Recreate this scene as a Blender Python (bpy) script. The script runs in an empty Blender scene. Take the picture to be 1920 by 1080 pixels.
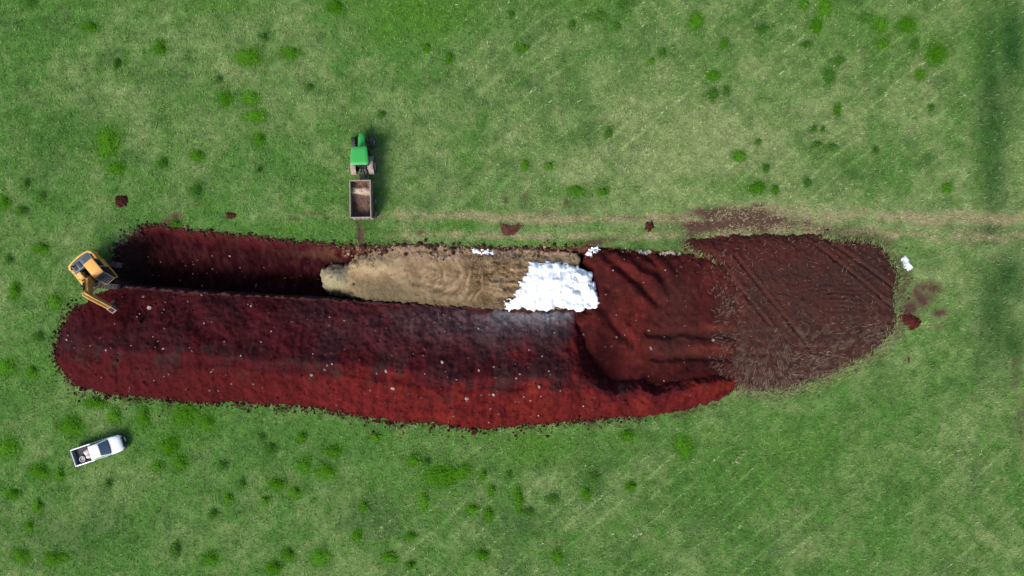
import bpy, bmesh, math, random
import numpy as np
from mathutils import Vector, Matrix

random.seed(7)
rng = np.random.default_rng(11)
SC = bpy.context.scene
COL = SC.collection

# ------------------------------------------------------------------ camera, sky, sun, exposure
CAM_H = 71.3                     # drone height (m)
S = 0.052                        # metres on the ground per photo pixel
HALF_W = 960 * S
cam = bpy.data.cameras.new('camera')
cam.angle = 2 * math.atan(HALF_W / CAM_H)
cam.clip_end = 6000
cam_o = bpy.data.objects.new('camera', cam)
cam_o.location = (0, 0, CAM_H)
COL.objects.link(cam_o)
SC.camera = cam_o

SUN_EL, SUN_AZ = math.radians(43), math.atan2(-0.62, -0.78)     # the sun stands to the south-west
world = bpy.data.worlds.new('World')
SC.world = world
world.use_nodes = True
wn = world.node_tree
sky = wn.nodes.new('ShaderNodeTexSky')
sky.sky_type = 'NISHITA'
sky.sun_disc = False
sky.sun_elevation = SUN_EL
sky.sun_rotation = SUN_AZ
sky.dust_density = 2.5
wn.links.new(sky.outputs[0], wn.nodes['Background'].inputs[0])
wn.nodes['Background'].inputs[1].default_value = 0.105
sun = bpy.data.lights.new('sun', 'SUN')
sun.energy = 2.3
sun.angle = math.radians(25)     # thin cloud: soft edged shadows
sun.color = (1.0, 0.95, 0.87)
sun_o = bpy.data.objects.new('sun', sun)
sd = Vector((math.sin(SUN_AZ) * math.cos(SUN_EL), math.cos(SUN_AZ) * math.cos(SUN_EL), math.sin(SUN_EL)))
sun_o.rotation_euler = sd.to_track_quat('Z', 'Y').to_euler()
sun_o.location = sd * 60
COL.objects.link(sun_o)
SC.view_settings.view_transform = 'Standard'
SC.view_settings.look = 'None'
SC.view_settings.exposure = 0.85
SC.view_settings.gamma = 1.0
SC.cycles.max_bounces = 5
SC.cycles.diffuse_bounces = 3

# ------------------------------------------------------------------ noise and small maths
def _h(ix, iy, seed):
    n = (ix * 374761393 + iy * 668265263 + seed * 144269504) & 0x7fffffff
    n = ((n ^ (n >> 13)) * 1274126177) & 0x7fffffff
    n = ((n ^ (n >> 15)) * 974126177) & 0x7fffffff
    return ((n >> 8) & 0xffff) / 65535.0

def vn(x, y, seed=0):
    ix, iy = np.floor(x).astype(np.int64), np.floor(y).astype(np.int64)
    fx, fy = x - ix, y - iy
    fx = fx * fx * (3 - 2 * fx); fy = fy * fy * (3 - 2 * fy)
    a, b = _h(ix, iy, seed), _h(ix + 1, iy, seed)
    c, d = _h(ix, iy + 1, seed), _h(ix + 1, iy + 1, seed)
    return (a * (1 - fx) + b * fx) * (1 - fy) + (c * (1 - fx) + d * fx) * fy

def fbm(x, y, seed=0, octv=4, gain=0.5):
    t, amp, s = 0, 1.0, 0
    for i in range(octv):
        t = t + amp * vn(x * 2 ** i + 17.3 * i, y * 2 ** i - 9.1 * i, seed + i)
        s += amp; amp *= gain
    return t / s

def sstep(a, b, x):
    t = np.clip((x - a) / (b - a), 0, 1)
    return t * t * (3 - 2 * t)

def lerp(a, b, t):
    return a * (1 - t) + b * t

def mixc(c, d, t):
    return c * (1 - t[..., None]) + np.asarray(d) * t[..., None]

def blob(u, v, cu, cv, ru, rv, p=1.0):
    return np.exp(-(((u - cu) / ru) ** 2 + ((v - cv) / rv) ** 2) * p)

def poly_sd(poly, u, v):
    """signed distance to a closed outline, positive inside"""
    p = np.asarray(poly, float)
    d = np.full(u.shape, 1e18); inside = np.zeros(u.shape, bool)
    for i in range(len(p)):
        a, b = p[i], p[(i + 1) % len(p)]
        e = b - a
        wx, wy = u - a[0], v - a[1]
        t = np.clip((wx * e[0] + wy * e[1]) / (e @ e), 0, 1)
        d = np.minimum(d, (wx - e[0] * t) ** 2 + (wy - e[1] * t) ** 2)
        cross = ((a[1] > v) != (b[1] > v))
        with np.errstate(divide='ignore', invalid='ignore'):
            xi = (b[0] - a[0]) * (v - a[1]) / (b[1] - a[1]) + a[0]
        inside ^= cross & (u < xi)
    return np.where(inside, 1, -1) * np.sqrt(d)

def X(u): return (u - 960) * S
def Y(v): return (540 - v) * S
def P(px, py, z=0.0):
    k = 1 - z / CAM_H            # where a point seen at a photo pixel stands when it is z above the ground
    return Vector(((px - 960) * S * k, (540 - py) * S * k, z))

def tab(u, pts):
    p = np.asarray(pts, float)
    return np.interp(u, p[:, 0], p[:, 1])

# ------------------------------------------------------------------ materials
def nt(name):
    m = bpy.data.materials.new(name)
    m.use_nodes = True
    n = m.node_tree
    return m, n, n.nodes['Principled BSDF']

def noise(n, scale, detail=4, rough=0.6, src='Object'):
    tc = n.nodes.new('ShaderNodeTexCoord')
    t = n.nodes.new('ShaderNodeTexNoise')
    t.inputs['Scale'].default_value = scale
    t.inputs['Detail'].default_value = detail
    t.inputs['Roughness'].default_value = rough
    n.links.new(tc.outputs[src], t.inputs['Vector'])
    return t

def ramp(n, a, b, lo, hi):
    r = n.nodes.new('ShaderNodeMapRange')
    r.inputs[1].default_value, r.inputs[2].default_value = a, b
    r.inputs[3].default_value, r.inputs[4].default_value = lo, hi
    return r

def mul(n, c_out, f_out):
    m = n.nodes.new('ShaderNodeMix'); m.data_type = 'RGBA'; m.blend_type = 'MULTIPLY'
    m.inputs[0].default_value = 1.0
    n.links.new(c_out, m.inputs[6]); n.links.new(f_out, m.inputs[7])
    return m.outputs[2]

def paint(name, rgb, rough=0.5, metal=0.0, dirt=0.15, scale=3.0, dirt_rgb=(0.12, 0.07, 0.05), coat=0.0, bump=0.0):
    """paint, rubber, metal or glass with worn and dusty patches"""
    m, n, b = nt(name)
    t = noise(n, scale, 5, 0.65)
    r = ramp(n, 0.42, 0.75, 0, min(1, dirt * 2))
    n.links.new(t.outputs[0], r.inputs[0])
    mx = n.nodes.new('ShaderNodeMix'); mx.data_type = 'RGBA'
    mx.inputs[6].default_value = (*rgb, 1); mx.inputs[7].default_value = (*dirt_rgb, 1)
    n.links.new(r.outputs[0], mx.inputs[0])
    n.links.new(mx.outputs[2], b.inputs['Base Color'])
    r2 = ramp(n, 0.3, 0.7, rough * 0.8, min(1, rough * 1.3))
    n.links.new(t.outputs[0], r2.inputs[0]); n.links.new(r2.outputs[0], b.inputs['Roughness'])
    b.inputs['Metallic'].default_value = metal
    b.inputs['Coat Weight'].default_value = coat
    if bump:
        bp = n.nodes.new('ShaderNodeBump'); bp.inputs['Strength'].default_value = bump; bp.inputs['Distance'].default_value = 0.02
        t2 = noise(n, scale * 12, 3)
        n.links.new(t2.outputs[0], bp.inputs['Height']); n.links.new(bp.outputs[0], b.inputs['Normal'])
    return m

def earth(name, scale=6.0, lo=0.6, hi=1.4, bump=0.6, dist=0.08, rough=0.95, fine=30.0, spec=0.2):
    """loose ground: colour of the soil from the attribute Col, broken up by grains"""
    m, n, b = nt(name)
    a = n.nodes.new('ShaderNodeAttribute'); a.attribute_name = 'Col'
    t = noise(n, scale, 6, 0.7); t2 = noise(n, fine, 3, 0.6)
    r = ramp(n, 0.3, 0.7, lo, hi); n.links.new(t.outputs[0], r.inputs[0])
    r2 = ramp(n, 0.3, 0.7, 0.8, 1.2); n.links.new(t2.outputs[0], r2.inputs[0])
    c = mul(n, mul(n, a.outputs[0], r.outputs[0]), r2.outputs[0])
    n.links.new(c, b.inputs['Base Color'])
    b.inputs['Roughness'].default_value = rough
    b.inputs['Specular IOR Level'].default_value = spec
    bp = n.nodes.new('ShaderNodeBump'); bp.inputs['Strength'].default_value = bump; bp.inputs['Distance'].default_value = dist
    ad = n.nodes.new('ShaderNodeMath'); ad.operation = 'ADD'
    n.links.new(t.outputs[0], ad.inputs[0]); n.links.new(t2.outputs[0], ad.inputs[1])
    n.links.new(ad.outputs[0], bp.inputs['Height']); n.links.new(bp.outputs[0], b.inputs['Normal'])
    return m

M_FIELD = earth('field_turf', 5.0, 0.7, 1.3, 0.5, 0.06, fine=22, spec=0.05)
M_SOIL = earth('red_soil', 1.6, 0.78, 1.22, 0.25, 0.08, fine=8, spec=0.02)
M_COVER = earth('brown_soil', 3.0, 0.8, 1.2, 0.3, 0.05, fine=12, spec=0.03)
M_SILAGE = earth('chopped_silage', 3.0, 0.85, 1.15, 0.3, 0.05, fine=16, spec=0.05)
M_STONE = earth('stone', 8.0, 0.8, 1.2, 0.3, 0.02)

def blade_mat(name, trans=0.25):
    m, n, b = nt(name)
    a = n.nodes.new('ShaderNodeAttribute'); a.attribute_name = 'Col'
    t = noise(n, 4.0, 2)
    r = ramp(n, 0.3, 0.7, 0.85, 1.15); n.links.new(t.outputs[0], r.inputs[0])
    c = mul(n, a.outputs[0], r.outputs[0])
    n.links.new(c, b.inputs['Base Color'])
    b.inputs['Roughness'].default_value = 0.6
    b.inputs['Specular IOR Level'].default_value = 0.06
    tl = n.nodes.new('ShaderNodeBsdfTranslucent'); n.links.new(c, tl.inputs[0])
    mx = n.nodes.new('ShaderNodeMixShader'); mx.inputs[0].default_value = trans
    n.links.new(b.outputs[0], mx.inputs[1]); n.links.new(tl.outputs[0], mx.inputs[2])
    n.links.new(mx.outputs[0], n.nodes['Material Output'].inputs[0])
    return m
M_BLADE = blade_mat('grass_blades')
M_STRAW = blade_mat('dry_straw', 0.15)

def leaf_mat(name, dark, light):
    m, n, b = nt(name)
    oi = n.nodes.new('ShaderNodeObjectInfo')
    a = n.nodes.new('ShaderNodeAttribute'); a.attribute_name = 'Col'
    mx = n.nodes.new('ShaderNodeMix'); mx.data_type = 'RGBA'
    mx.inputs[6].default_value = (*dark, 1); mx.inputs[7].default_value = (*light, 1)
    n.links.new(oi.outputs['Random'], mx.inputs[0])
    c = mul(n, mx.outputs[2], a.outputs[0])
    n.links.new(c, b.inputs['Base Color'])
    b.inputs['Roughness'].default_value = 0.8; b.inputs['Specular IOR Level'].default_value = 0.04
    tl = n.nodes.new('ShaderNodeBsdfTranslucent'); n.links.new(c, tl.inputs[0])
    ms = n.nodes.new('ShaderNodeMixShader'); ms.inputs[0].default_value = 0.25
    n.links.new(b.outputs[0], ms.inputs[1]); n.links.new(tl.outputs[0], ms.inputs[2])
    n.links.new(ms.outputs[0], n.nodes['Material Output'].inputs[0])
    return m
M_WEED_B = leaf_mat('bright_weed_leaves', (0.085, 0.275, 0.010), (0.140, 0.390, 0.024))
M_WEED_D = leaf_mat('dark_weed_leaves', (0.080, 0.230, 0.026), (0.115, 0.295, 0.040))

# ------------------------------------------------------------------ mesh builders
def raw_mesh(name, verts, faces, mat, cols=None, smooth=False):
    """verts (n,3), faces (m,k) all of one size"""
    me = bpy.data.meshes.new(name)
    verts = np.ascontiguousarray(verts, np.float32); faces = np.ascontiguousarray(faces, np.int32)
    k = faces.shape[1]
    me.vertices.add(len(verts)); me.vertices.foreach_set('co', verts.ravel())
    me.loops.add(faces.size); me.loops.foreach_set('vertex_index', faces.ravel())
    me.polygons.add(len(faces))
    me.polygons.foreach_set('loop_start', np.arange(0, faces.size, k, dtype=np.int32))
    me.polygons.foreach_set('loop_total', np.full(len(faces), k, np.int32))
    if smooth: me.polygons.foreach_set('use_smooth', np.ones(len(faces), bool))
    if cols is not None:
        a = me.attributes.new('Col', 'FLOAT_COLOR', 'POINT')
        c = np.ones((len(verts), 4), np.float32); c[:, :3] = np.clip(cols, 0, 1)
        a.data.foreach_set('color', c.ravel())
    me.materials.append(mat)
    me.update(calc_edges=True)
    me.validate()
    return me

def link(name, me, parent=None, **props):
    o = bpy.data.objects.new(name, me)
    COL.objects.link(o)
    if parent: o.parent = parent
    for k, val in props.items(): o[k] = val
    return o

def tag(o, label=None, cat=None, group=None, kind=None):
    if label: o['label'] = label
    if cat: o['category'] = cat
    if group: o['group'] = group
    if kind: o['kind'] = kind
    return o

def sheet(name, us, vs, zfun, cfun, mat, keep=None, smooth=True):
    """a ground surface over photo-grid coordinates; keep(u,v,z) says where it exists"""
    U, V = np.meshgrid(us, vs)
    z = zfun(U, V)
    c = cfun(U, V, z)
    nv, nu = U.shape
    idx = np.arange(nu * nv).reshape(nv, nu)
    f = np.stack([idx[1:, :-1], idx[1:, 1:], idx[:-1, 1:], idx[:-1, :-1]], -1).reshape(-1, 4)
    verts = np.stack([X(U), Y(V), z], -1).reshape(-1, 3)
    c = c.reshape(-1, 3)
    if keep is not None:
        k = keep(U, V, z).ravel()
        f = f[k[f].all(1)]
        used = np.zeros(len(verts), bool); used[f.ravel()] = True
        re = np.cumsum(used) - 1
        verts, c, f = verts[used], c[used], re[f]
    return link(name, raw_mesh(name, verts, f, mat, c, smooth))

# ------------------------------------------------------------------ outlines and heights of the earthworks (photo-grid units)
PIT_TOP = [(205, 500), (215, 470), (240, 448), (268, 428), (300, 424), (340, 431), (400, 438), (450, 442), (520, 451), (580, 456), (640, 462),
           (700, 464), (780, 462), (870, 467), (960, 467), (1060, 467), (1110, 464), (1160, 470), (1280, 476)]
PIT_BOT = [(205, 520), (228, 536), (300, 542), (400, 549), (520, 556), (600, 559), (700, 566), (800, 571), (900, 577), (950, 580), (1100, 581), (1280, 590)]
PIT_D = 3.3

def jag(u, v, seed, a1=5.0, a2=3.0):
    return u + (fbm(u / 9, v / 9, seed, 3) - .5) * a1 * 2 , v + (fbm(u / 9, v / 9, seed + 20, 3) - .5) * a1 * 2 + (vn(u / 3.0, v / 3.0, seed + 40) - .5) * a2

def pit_z(u, v):
    uj, vj = jag(u, v, 3, 4, 3)
    vt, vb = tab(uj, PIT_TOP), tab(uj, PIT_BOT)
    t = (vj - vt)
    w = np.maximum(vb - vt, 1)
    s = t / w
    prof = sstep(0.0, 0.74, s) * 0.75 + 0.25 * np.clip(s / 0.12, 0, 1)
    prof = np.where(s > 0.9, prof * np.clip((1.0 - s) / 0.06, 0, 1), prof)
    prof = np.where((s < 0) | (s > 1), 0, prof)
    endl = np.clip((uj - 214) / 40, 0, 1)
    endr = 1 - np.clip((uj - 1180) / 90, 0, 1)
    d = PIT_D * prof * np.sqrt(endl) * endr
    out = np.maximum(np.maximum(-t, vj - vb - 12), np.maximum(206 - uj, uj - 1268))
    lip = 0.07 - np.clip(out - 2, 0, 30) * 0.05
    z = np.where(out > 0, lip, 0.07 - d)
    return z + (fbm(u / 7, v / 7, 9, 4) - .5) * 0.30 * np.clip(d + .25, 0, 1) + (fbm(u / 25, v / 25, 19, 3) - .5) * .5 * np.clip(d / 2, 0, 1)

def pit_inside(u, v):
    vt, vb = tab(u, PIT_TOP), tab(u, PIT_BOT)
    return np.minimum(np.minimum(v - vt, vb - v), np.minimum(u - 214, 1262 - u))

H_TOP = [(100, 662), (105, 655), (112, 618), (128, 588), (150, 566), (185, 548), (228, 538), (300, 544), (400, 551), (520, 558), (600, 561), (700, 568),
         (800, 573), (900, 579), (950, 582), (1078, 584), (1100, 640), (1122, 700), (1150, 716), (1190, 708), (1225, 722), (1260, 708), (1330, 694), (1372, 700), (1380, 706)]
H_RID = [(100, 662), (130, 662), (200, 668), (300, 674), (400, 680), (480, 687), (560, 690), (677, 699), (793, 714), (840, 726), (939, 724), (1055, 718),
         (1100, 724), (1150, 740), (1190, 732), (1225, 744), (1260, 732), (1330, 716), (1372, 716), (1380, 712)]
H_BOT = [(100, 664), (106, 676), (112, 692), (140, 722), (180, 738), (270, 747), (370, 754), (470, 757), (570, 764), (650, 775), (690, 785), (740, 792),
         (820, 795), (880, 806), (930, 804), (1000, 797), (1100, 789), (1200, 782), (1290, 771), (1340, 754), (1375, 733), (1380, 715)]
H_H = [(100, 0), (106, .25), (150, 1.3), (220, 2.2), (300, 2.7), (500, 2.9), (800, 3.2), (1060, 3.2), (1110, 2.6), (1150, 1.9), (1250, 1.7), (1340, 1.3), (1372, .5), (1380, 0)]

def heap_z(u, v):
    uj, vj = jag(u, v, 50, 5, 4)
    big = (fbm(u / 40, v / 40, 61, 3) - .5)
    vt, vb, h = tab(uj, H_TOP), tab(uj, H_BOT), tab(uj, H_H)
    vr = 540 + (tab(uj, H_RID) - 540) * (1 - h / CAM_H) + big * 14
    vr = np.clip(vr, vt + 4, vb - 4)
    a = (vj - vt) / (vr - vt); b = (vb - vj) / (vb - vr)
    n = np.where(vj < vr, a, b)
    z = np.where(n > 0, h * np.clip(n, 0, 1) ** 0.92, -0.09 * np.maximum(vt - vj, vj - vb))
    z = np.where((uj < 100) | (uj > 1380), -0.5, z)
    z = z - 0.16 * h * np.exp(-((vj - vr) / 9) ** 2)             # rounded top
    amp = np.clip(z * 1.2 + .25, 0, 1)
    z = z + amp * ((fbm(u / 20, v / 20, 71, 4) - .5) * 0.42 + (fbm(u / 45, v / 45, 75, 2) - .5) * .6 + (vn(u / 3, v / 3, 79) - .5) * .05)
    # runnels down both flanks
    z = z + amp * (fbm(u / 8 + v / 60, v / 40, 83, 3) - .5) * .20
    return z

FILL = [(1104, 470), (1150, 470), (1210, 478), (1290, 476), (1350, 480), (1385, 505), (1392, 560), (1390, 600), (1385, 700), (1370, 728), (1240, 736), (1120, 726),
        (1088, 690), (1080, 640), (1078, 590), (1106, 580), (1112, 560), (1108, 520), (1100, 490)]
def seg_d(u, v, a, b):
    ex, ey = b[0] - a[0], b[1] - a[1]
    t = np.clip(((u - a[0]) * ex + (v - a[1]) * ey) / (ex * ex + ey * ey), 0, 1)
    return np.hypot(u - a[0] - ex * t, v - a[1] - ey * t)
def fill_z(u, v):
    uj, vj = jag(u, v, 90, 6, 4)
    d = poly_sd(FILL, uj, vj)
    z = np.clip(d, -20, 40)
    z = np.where(z > 0, 0.55 * (1 - np.exp(-z / 12)), z * .05)
    z += 0.75 * blob(u, v, 1170, 520, 45, 40) + .35 * blob(u, v, 1270, 530, 50, 40) + .4 * blob(u, v, 1110, 620, 30, 40) + 0.3 * blob(u, v, 1290, 700, 60, 18)
    z -= .35 * blob(u, v, 1180, 690, 60, 30) + .35 * blob(u, v, 1330, 570, 40, 60)
    # pushed ridges running down to the right
    q = (u - 1150) * 0.62 - (v - 480) * 0.78 + (fbm(u / 30, v / 30, 93, 2) - .5) * 24
    z += 0.14 * np.sin(q / 7.0) * blob(u, v, 1190, 530, 60, 50)
    for a, b, w, dp in (((1140, 478), (1228, 566), 9, .26), ((1168, 476), (1236, 520), 7, .20), ((1112, 560), (1180, 640), 8, .16), ((1215, 480), (1250, 540), 6, .12)):
        sd_ = seg_d(u + (fbm(u / 20, v / 20, 94, 2) - .5) * 18, v, a, b)
        z = z - dp * np.exp(-(sd_ / w) ** 2) + dp * .7 * np.exp(-((sd_ - 15) / 9) ** 2)
    z -= .35 * blob(u, v, 1216, 623, 9, 8) + .35 * blob(u, v, 1218, 662, 9, 8) + .5 * blob(u, v, 1146, 706, 26, 16)
    # wheel ruts from the right
    for vv, ww, dp in ((625, 7, .44), (668, 7, .44)):
        z -= dp * (.5 + fbm(u / 30, v / 30, 99, 2)) * np.exp(-((v - vv - (u - 1205) * .02 - (fbm(u / 40, v / 200, 98, 2) - .5) * 8) / ww) ** 2) * sstep(1200, 1222, u)
    amp = np.clip(d / 8, 0, 1)
    z = z + amp * ((fbm(u / 18, v / 18, 95, 4) - .5) * .42 + (vn(u / 3, v / 3, 97) - .5) * .05)
    lo_ = .10 + .06 * vn(u / 5, v / 5, 96)
    return np.where(d > 2, lo_ + np.logaddexp(0, (z - lo_) / .06) * .06, z)

COVER = [(1282, 450), (1330, 443), (1400, 441), (1480, 439), (1540, 441), (1600, 441), (1640, 447), (1660, 462), (1672, 480), (1688, 502), (1692, 528), (1682, 560),
         (1688, 590), (1680, 625), (1660, 650), (1636, 672), (1600, 690), (1545, 718), (1480, 740), (1420, 744), (1370, 738), (1364, 700), (1366, 640), (1372, 600), (1362, 560),
         (1350, 520), (1325, 492), (1290, 480), (1274, 466)]
TRACKS = [((1375, 480), (1520, 660)), ((1330, 470), (1440, 610)), ((1545, 448), (1680, 545)), ((1530, 462), (1665, 572)), ((1590, 455), (1500, 560)),
          ((1450, 500), (1480, 470))]
def cover_z(u, v):
    uj, vj = jag(u, v, 110, 6, 5)
    sm_ = np.clip(1 - np.abs(u - 1362) / 40, 0, 1)
    uj = uj + sm_ * (fbm(u / 26, v / 20, 111, 3) - .5) * 70
    d = poly_sd(COVER, uj, vj)
    z = np.where(d > 0, 0.50 * (1 - np.exp(-np.clip(d, 0, 200) / 14)) + .25 * np.clip(d / 130, 0, 1), np.clip(d, -20, 0) * .05)
    amp = np.clip(d / 8, 0, 1)
    z = z + amp * ((fbm(u / 16, v / 16, 113, 4) - .5) * .26 + (vn(u / 2.6, v / 2.6, 117) - .5) * .10)
    for a, b in TRACKS:
        s = seg_d(u, v, a, b)
        z = z - amp * (.3 + 1.1 * fbm(u / 22, v / 22, 119, 2)) * (.12 * np.exp(-(s / 2.6) ** 2) - .05 * np.exp(-((s - 6) / 3.0) ** 2))
    for vv in (622, 640, 664, 678):
        z = z - amp * .07 * np.exp(-((v - vv) / 3.5) ** 2) * (1 - sstep(1420, 1500, u))
    # combed arcs left by a turning machine
    r = np.hypot((u - 1560) * .55, v - 640)
    z = z + amp * .06 * np.sin(r / 1.35 + (fbm(u / 12, v / 12, 121, 2) - .5) * 5) * blob(u, v, 1565, 555, 50, 32) * np.clip(fbm(u / 15, v / 15, 123, 2) * 2.4 - .4, 0, 1.3)
    return z

SIL = [(588, 512), (592, 500), (604, 493), (640, 490), (652, 480), (668, 474), (690, 468), (720, 464), (780, 458), (850, 462), (900, 466), (980, 466), (1060, 470), (1090, 480),
       (1090, 570), (1060, 588), (960, 588), (880, 585), (800, 579), (720, 572), (650, 563), (610, 553), (592, 540)]
def sil_z(u, v):
    uj, vj = jag(u, v, 130, 6, 3)
    d = poly_sd(SIL, uj, vj)
    left = np.clip((u - 588) / 75, 0, 1)
    top = lerp(-0.9, 0.30, sstep(650, 668, uj)) + .18 * np.clip((u - 660) / 300, 0, 1)
    z = np.where(d > 0, top - 2.4 * (1 - np.sqrt(np.clip(1 - (1 - np.clip(d / 34, 0, 1)) ** 2, 0, 1))) ** 1.5, top - 2.4 + d * .4)
    # its far edge feathers out over the pit rim
    z = np.where((v < 500) & (u > 690) & (d > 0), np.maximum(z, .12 + .10 * fbm(u / 12, v / 12, 137, 3) - .12 * (1 - np.clip(d / 6, 0, 1))), z)
    z += .55 * blob(u, v, 626, 522, 24, 20) 
    # swirls of the packing wheels
    r = np.hypot((u - 850) * .6, v - 470) + (fbm(u / 40, v / 40, 139, 2) - .5) * 14
    amp = np.clip(d / 6, 0, 1)
    z += amp * (.035 * np.sin(r / 3.1) * blob(u, v, 860, 540, 110, 60) + (fbm(u / 18, v / 18, 141, 3) - .5) * .26 + (vn(u / 2.5, v / 2.5, 143) - .5) * .03)
    # loose heaps near the sheet
    z += amp * (fbm(u / 18, v / 9, 145, 4) - .45) * 1.3 * blob(u, v, 955, 520, 60, 40)
    z += amp * .25 * blob(u, v, 700, 500, 45, 14) 
    return z

PLAS = [(986, 496), (998, 489), (1020, 491), (1046, 490), (1064, 497), (1084, 498), (1100, 508), (1110, 512), (1112, 528), (1117, 545), (1126, 566), (1118, 578), (1100, 581), (1070, 582),
        (1040, 580), (1010, 583), (985, 578), (958, 581), (945, 577), (950, 565), (966, 552), (970, 545), (974, 530), (984, 520), (992, 506)]
def plas_z(u, v):
    uj, vj = jag(u, v, 150, 6, 1); uj = uj + (fbm(u / 7, v / 4, 151, 3) - .5) * 26 * sstep(1010, 960, u)
    d = poly_sd(PLAS, uj, vj)
    base = .55 + .25 * blob(u, v, 1035, 535, 60, 35)
    z = np.where(d > 0, base * (1 - np.exp(-d / 5)) + .42, .42 + d * .16)
    # crumpled film: sharp creases
    q1 = np.abs(fbm(u / 30 + v / 50, v / 24, 153, 2) - .5); q2 = np.abs(fbm(u / 11, v / 14, 157, 2) - .5)
    z = z + np.clip(d / 4, 0, 1) * (.9 * q1 + .40 * q2 - .1)
    z0_ = z
    z -= .5 * np.clip(fbm(u / 13, v / 13, 159, 2) - .62, 0, 1) * 4 * sstep(1020, 1070, u) * np.clip(d / 4, 0, 1)
    z -= .8 * blob(u, v, 1068, 562, 13, 7) + .5 * blob(u, v, 1082, 548, 9, 3) + .4 * blob(u, v, 1040, 566, 6, 9) + .5 * blob(u, v, 985, 571, 10, 5) + .35 * blob(u, v, 1092, 508, 12, 6) + .5 * blob(u, v, 1108, 570, 9, 8) + .25 * blob(u, v, 960, 574, 14, 6)
    fl_ = np.maximum(sil_z(u, v) + .05, .39) + .04 * vn(u / 2, v / 2, 158)
    return np.where(d > 0, np.maximum(z, fl_), z)

# ------------------------------------------------------------------ colour of the turf (albedo) over the field
GREEN, DRY = np.array((0.103, 0.242, 0.045)), np.array((0.290, 0.368, 0.145))
LUSH, DEEP = (0.090, 0.235, 0.024), (0.022, 0.092, 0.018)
STRAW, BARE = (0.44, 0.37, 0.20), (0.12, 0.066, 0.050)
LUSHB = [(790, 28, 120, 48, 1), (730, 60, 50, 30, .8), (870, 10, 60, 30, .7), (1000, 838, 70, 40, .8), (1090, 0, 60, 30, .5), (420, 8, 90, 20, .5), (150, 5, 90, 14, .35), (330, 800, 70, 50, .5),
         (1500, 840, 120, 60, .35), (1000, 820, 300, 14, .4), (60, 700, 60, 80, .3), (860, 420, 40, 15, .6), (520, 430, 60, 8, .5), (1010, 455, 80, 7, .6), (1080, 360, 60, 12, .5),
         (870, 300, 20, 14, .5), (1650, 60, 120, 50, .3), (1840, 90, 50, 60, .3), (1390, 350, 40, 18, .5), (1560, 290, 60, 30, .3), (1300, 720, 20, 60, 0), (760, 890, 80, 60, .25), (1400, 900, 120, 60, .25)]
DRYB = [(1330, 240, 230, 70, .85), (1150, 330, 260, 50, .5), (1350, 300, 160, 40, .4), (1500, 400, 380, 30, .8), (1780, 420, 160, 34, .7), (560, 900, 120, 70, .3), (1820, 880, 120, 140, .35), (1250, 880, 80, 100, .15), (150, 170, 150, 40, .25),
        (430, 220, 160, 60, .25), (700, 880, 90, 90, .25), (1450, 200, 200, 80, .25), (640, 400, 200, 14, .3), (1745, 500, 40, 30, .4), (560, 150, 130, 90, .2), (1760, 150, 50, 90, .35)]
DEEPB = [(1858, 200, 34, 230, .7), (1862, 330, 30, 110, .65), (1895, 90, 30, 110, .8), (1885, 520, 42, 55, .7), (1866, 590, 40, 110, .7), (1895, 640, 30, 60, .6), (1840, 690, 20, 50, .5), (860, 440, 0.1, .1, 0), (700, 960, 60, 40, .35),
         (1130, 790, 40, 20, 0), (140, 1010, 120, 40, .3), (990, 160, 40, 14, .35), (800, 160, 50, 14, .25), (970, 985, 60, 30, .4), (1110, 900, 24, 40, .45), (1620, 330, 50, 20, .3), (100, 250, 90, 60, .2), (1850, 440, 50, 24, .75), (60, 50, 90, 14, .25)]
SOILB = [(676, 440, 9, 22, .9), (674, 420, 8, 8, .7), (790, 436, 12, 8, .6), (955, 430, 17, 11, 1), (975, 423, 8, 6, .8), (1042, 420, 7, 5, .5), (330, 405, 16, 10, .6), (318, 416, 14, 8, .8), (372, 384, 22, 5, .5), (590, 400, 26, 4, .5),
         (550, 411, 16, 5, .5), (432, 404, 10, 6, 1), (948, 376, 5, 10, .6), (985, 368, 6, 8, .4), (1062, 378, 5, 8, .6), (1018, 378, 4, 5, .4), (813, 373, 4, 9, .35), (776, 232, 3, 14, .4), (930, 262, 4, 8, .4), (786, 328, 4, 6, .4), (703, 373, 4, 8, .5),
         (1110, 455, 30, 6, .9), (1140, 449, 26, 5, .7), (1420, 385, 16, 5, .7), (1362, 388, 14, 4, .7), (1375, 404, 85, 16, 1.15), (1340, 398, 50, 10, 1.1), (1460, 412, 40, 9, .9), (1400, 420, 130, 16, 1.0), (1310, 425, 40, 14, 1.0), (1540, 430, 60, 8, .6), (1300, 440, 24, 8, .7), (1600, 390, 20, 6, .3), (1725, 560, 32, 26, .75), (1760, 585, 16, 10, .8),
         (1740, 540, 32, 14, .7), (1715, 535, 14, 8, .4), (1706, 580, 20, 24, .85), (1758, 612, 10, 8, .4), (1905, 700, 10, 40, .5), (1912, 790, 9, 60, .4), (1582, 768, 8, 5, .4), (1668, 907, 12, 6, .4), (1640, 800, 10, 6, .3), (1702, 672, 8, 6, .5), (1200, 690, 0.1, 0.1, 0),
         (700, 455, 40, 4, .4), (760, 452, 12, 7, .6), (855, 455, 14, 5, .3), (1020, 405, 25, 5, .5), (1180, 408, 40, 4, .5), (1280, 408, 30, 5, .5), (905, 440, 40, 3, .3), (238, 480, 16, 34, .5), (1040, 398, 60, 7, .35)]

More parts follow.
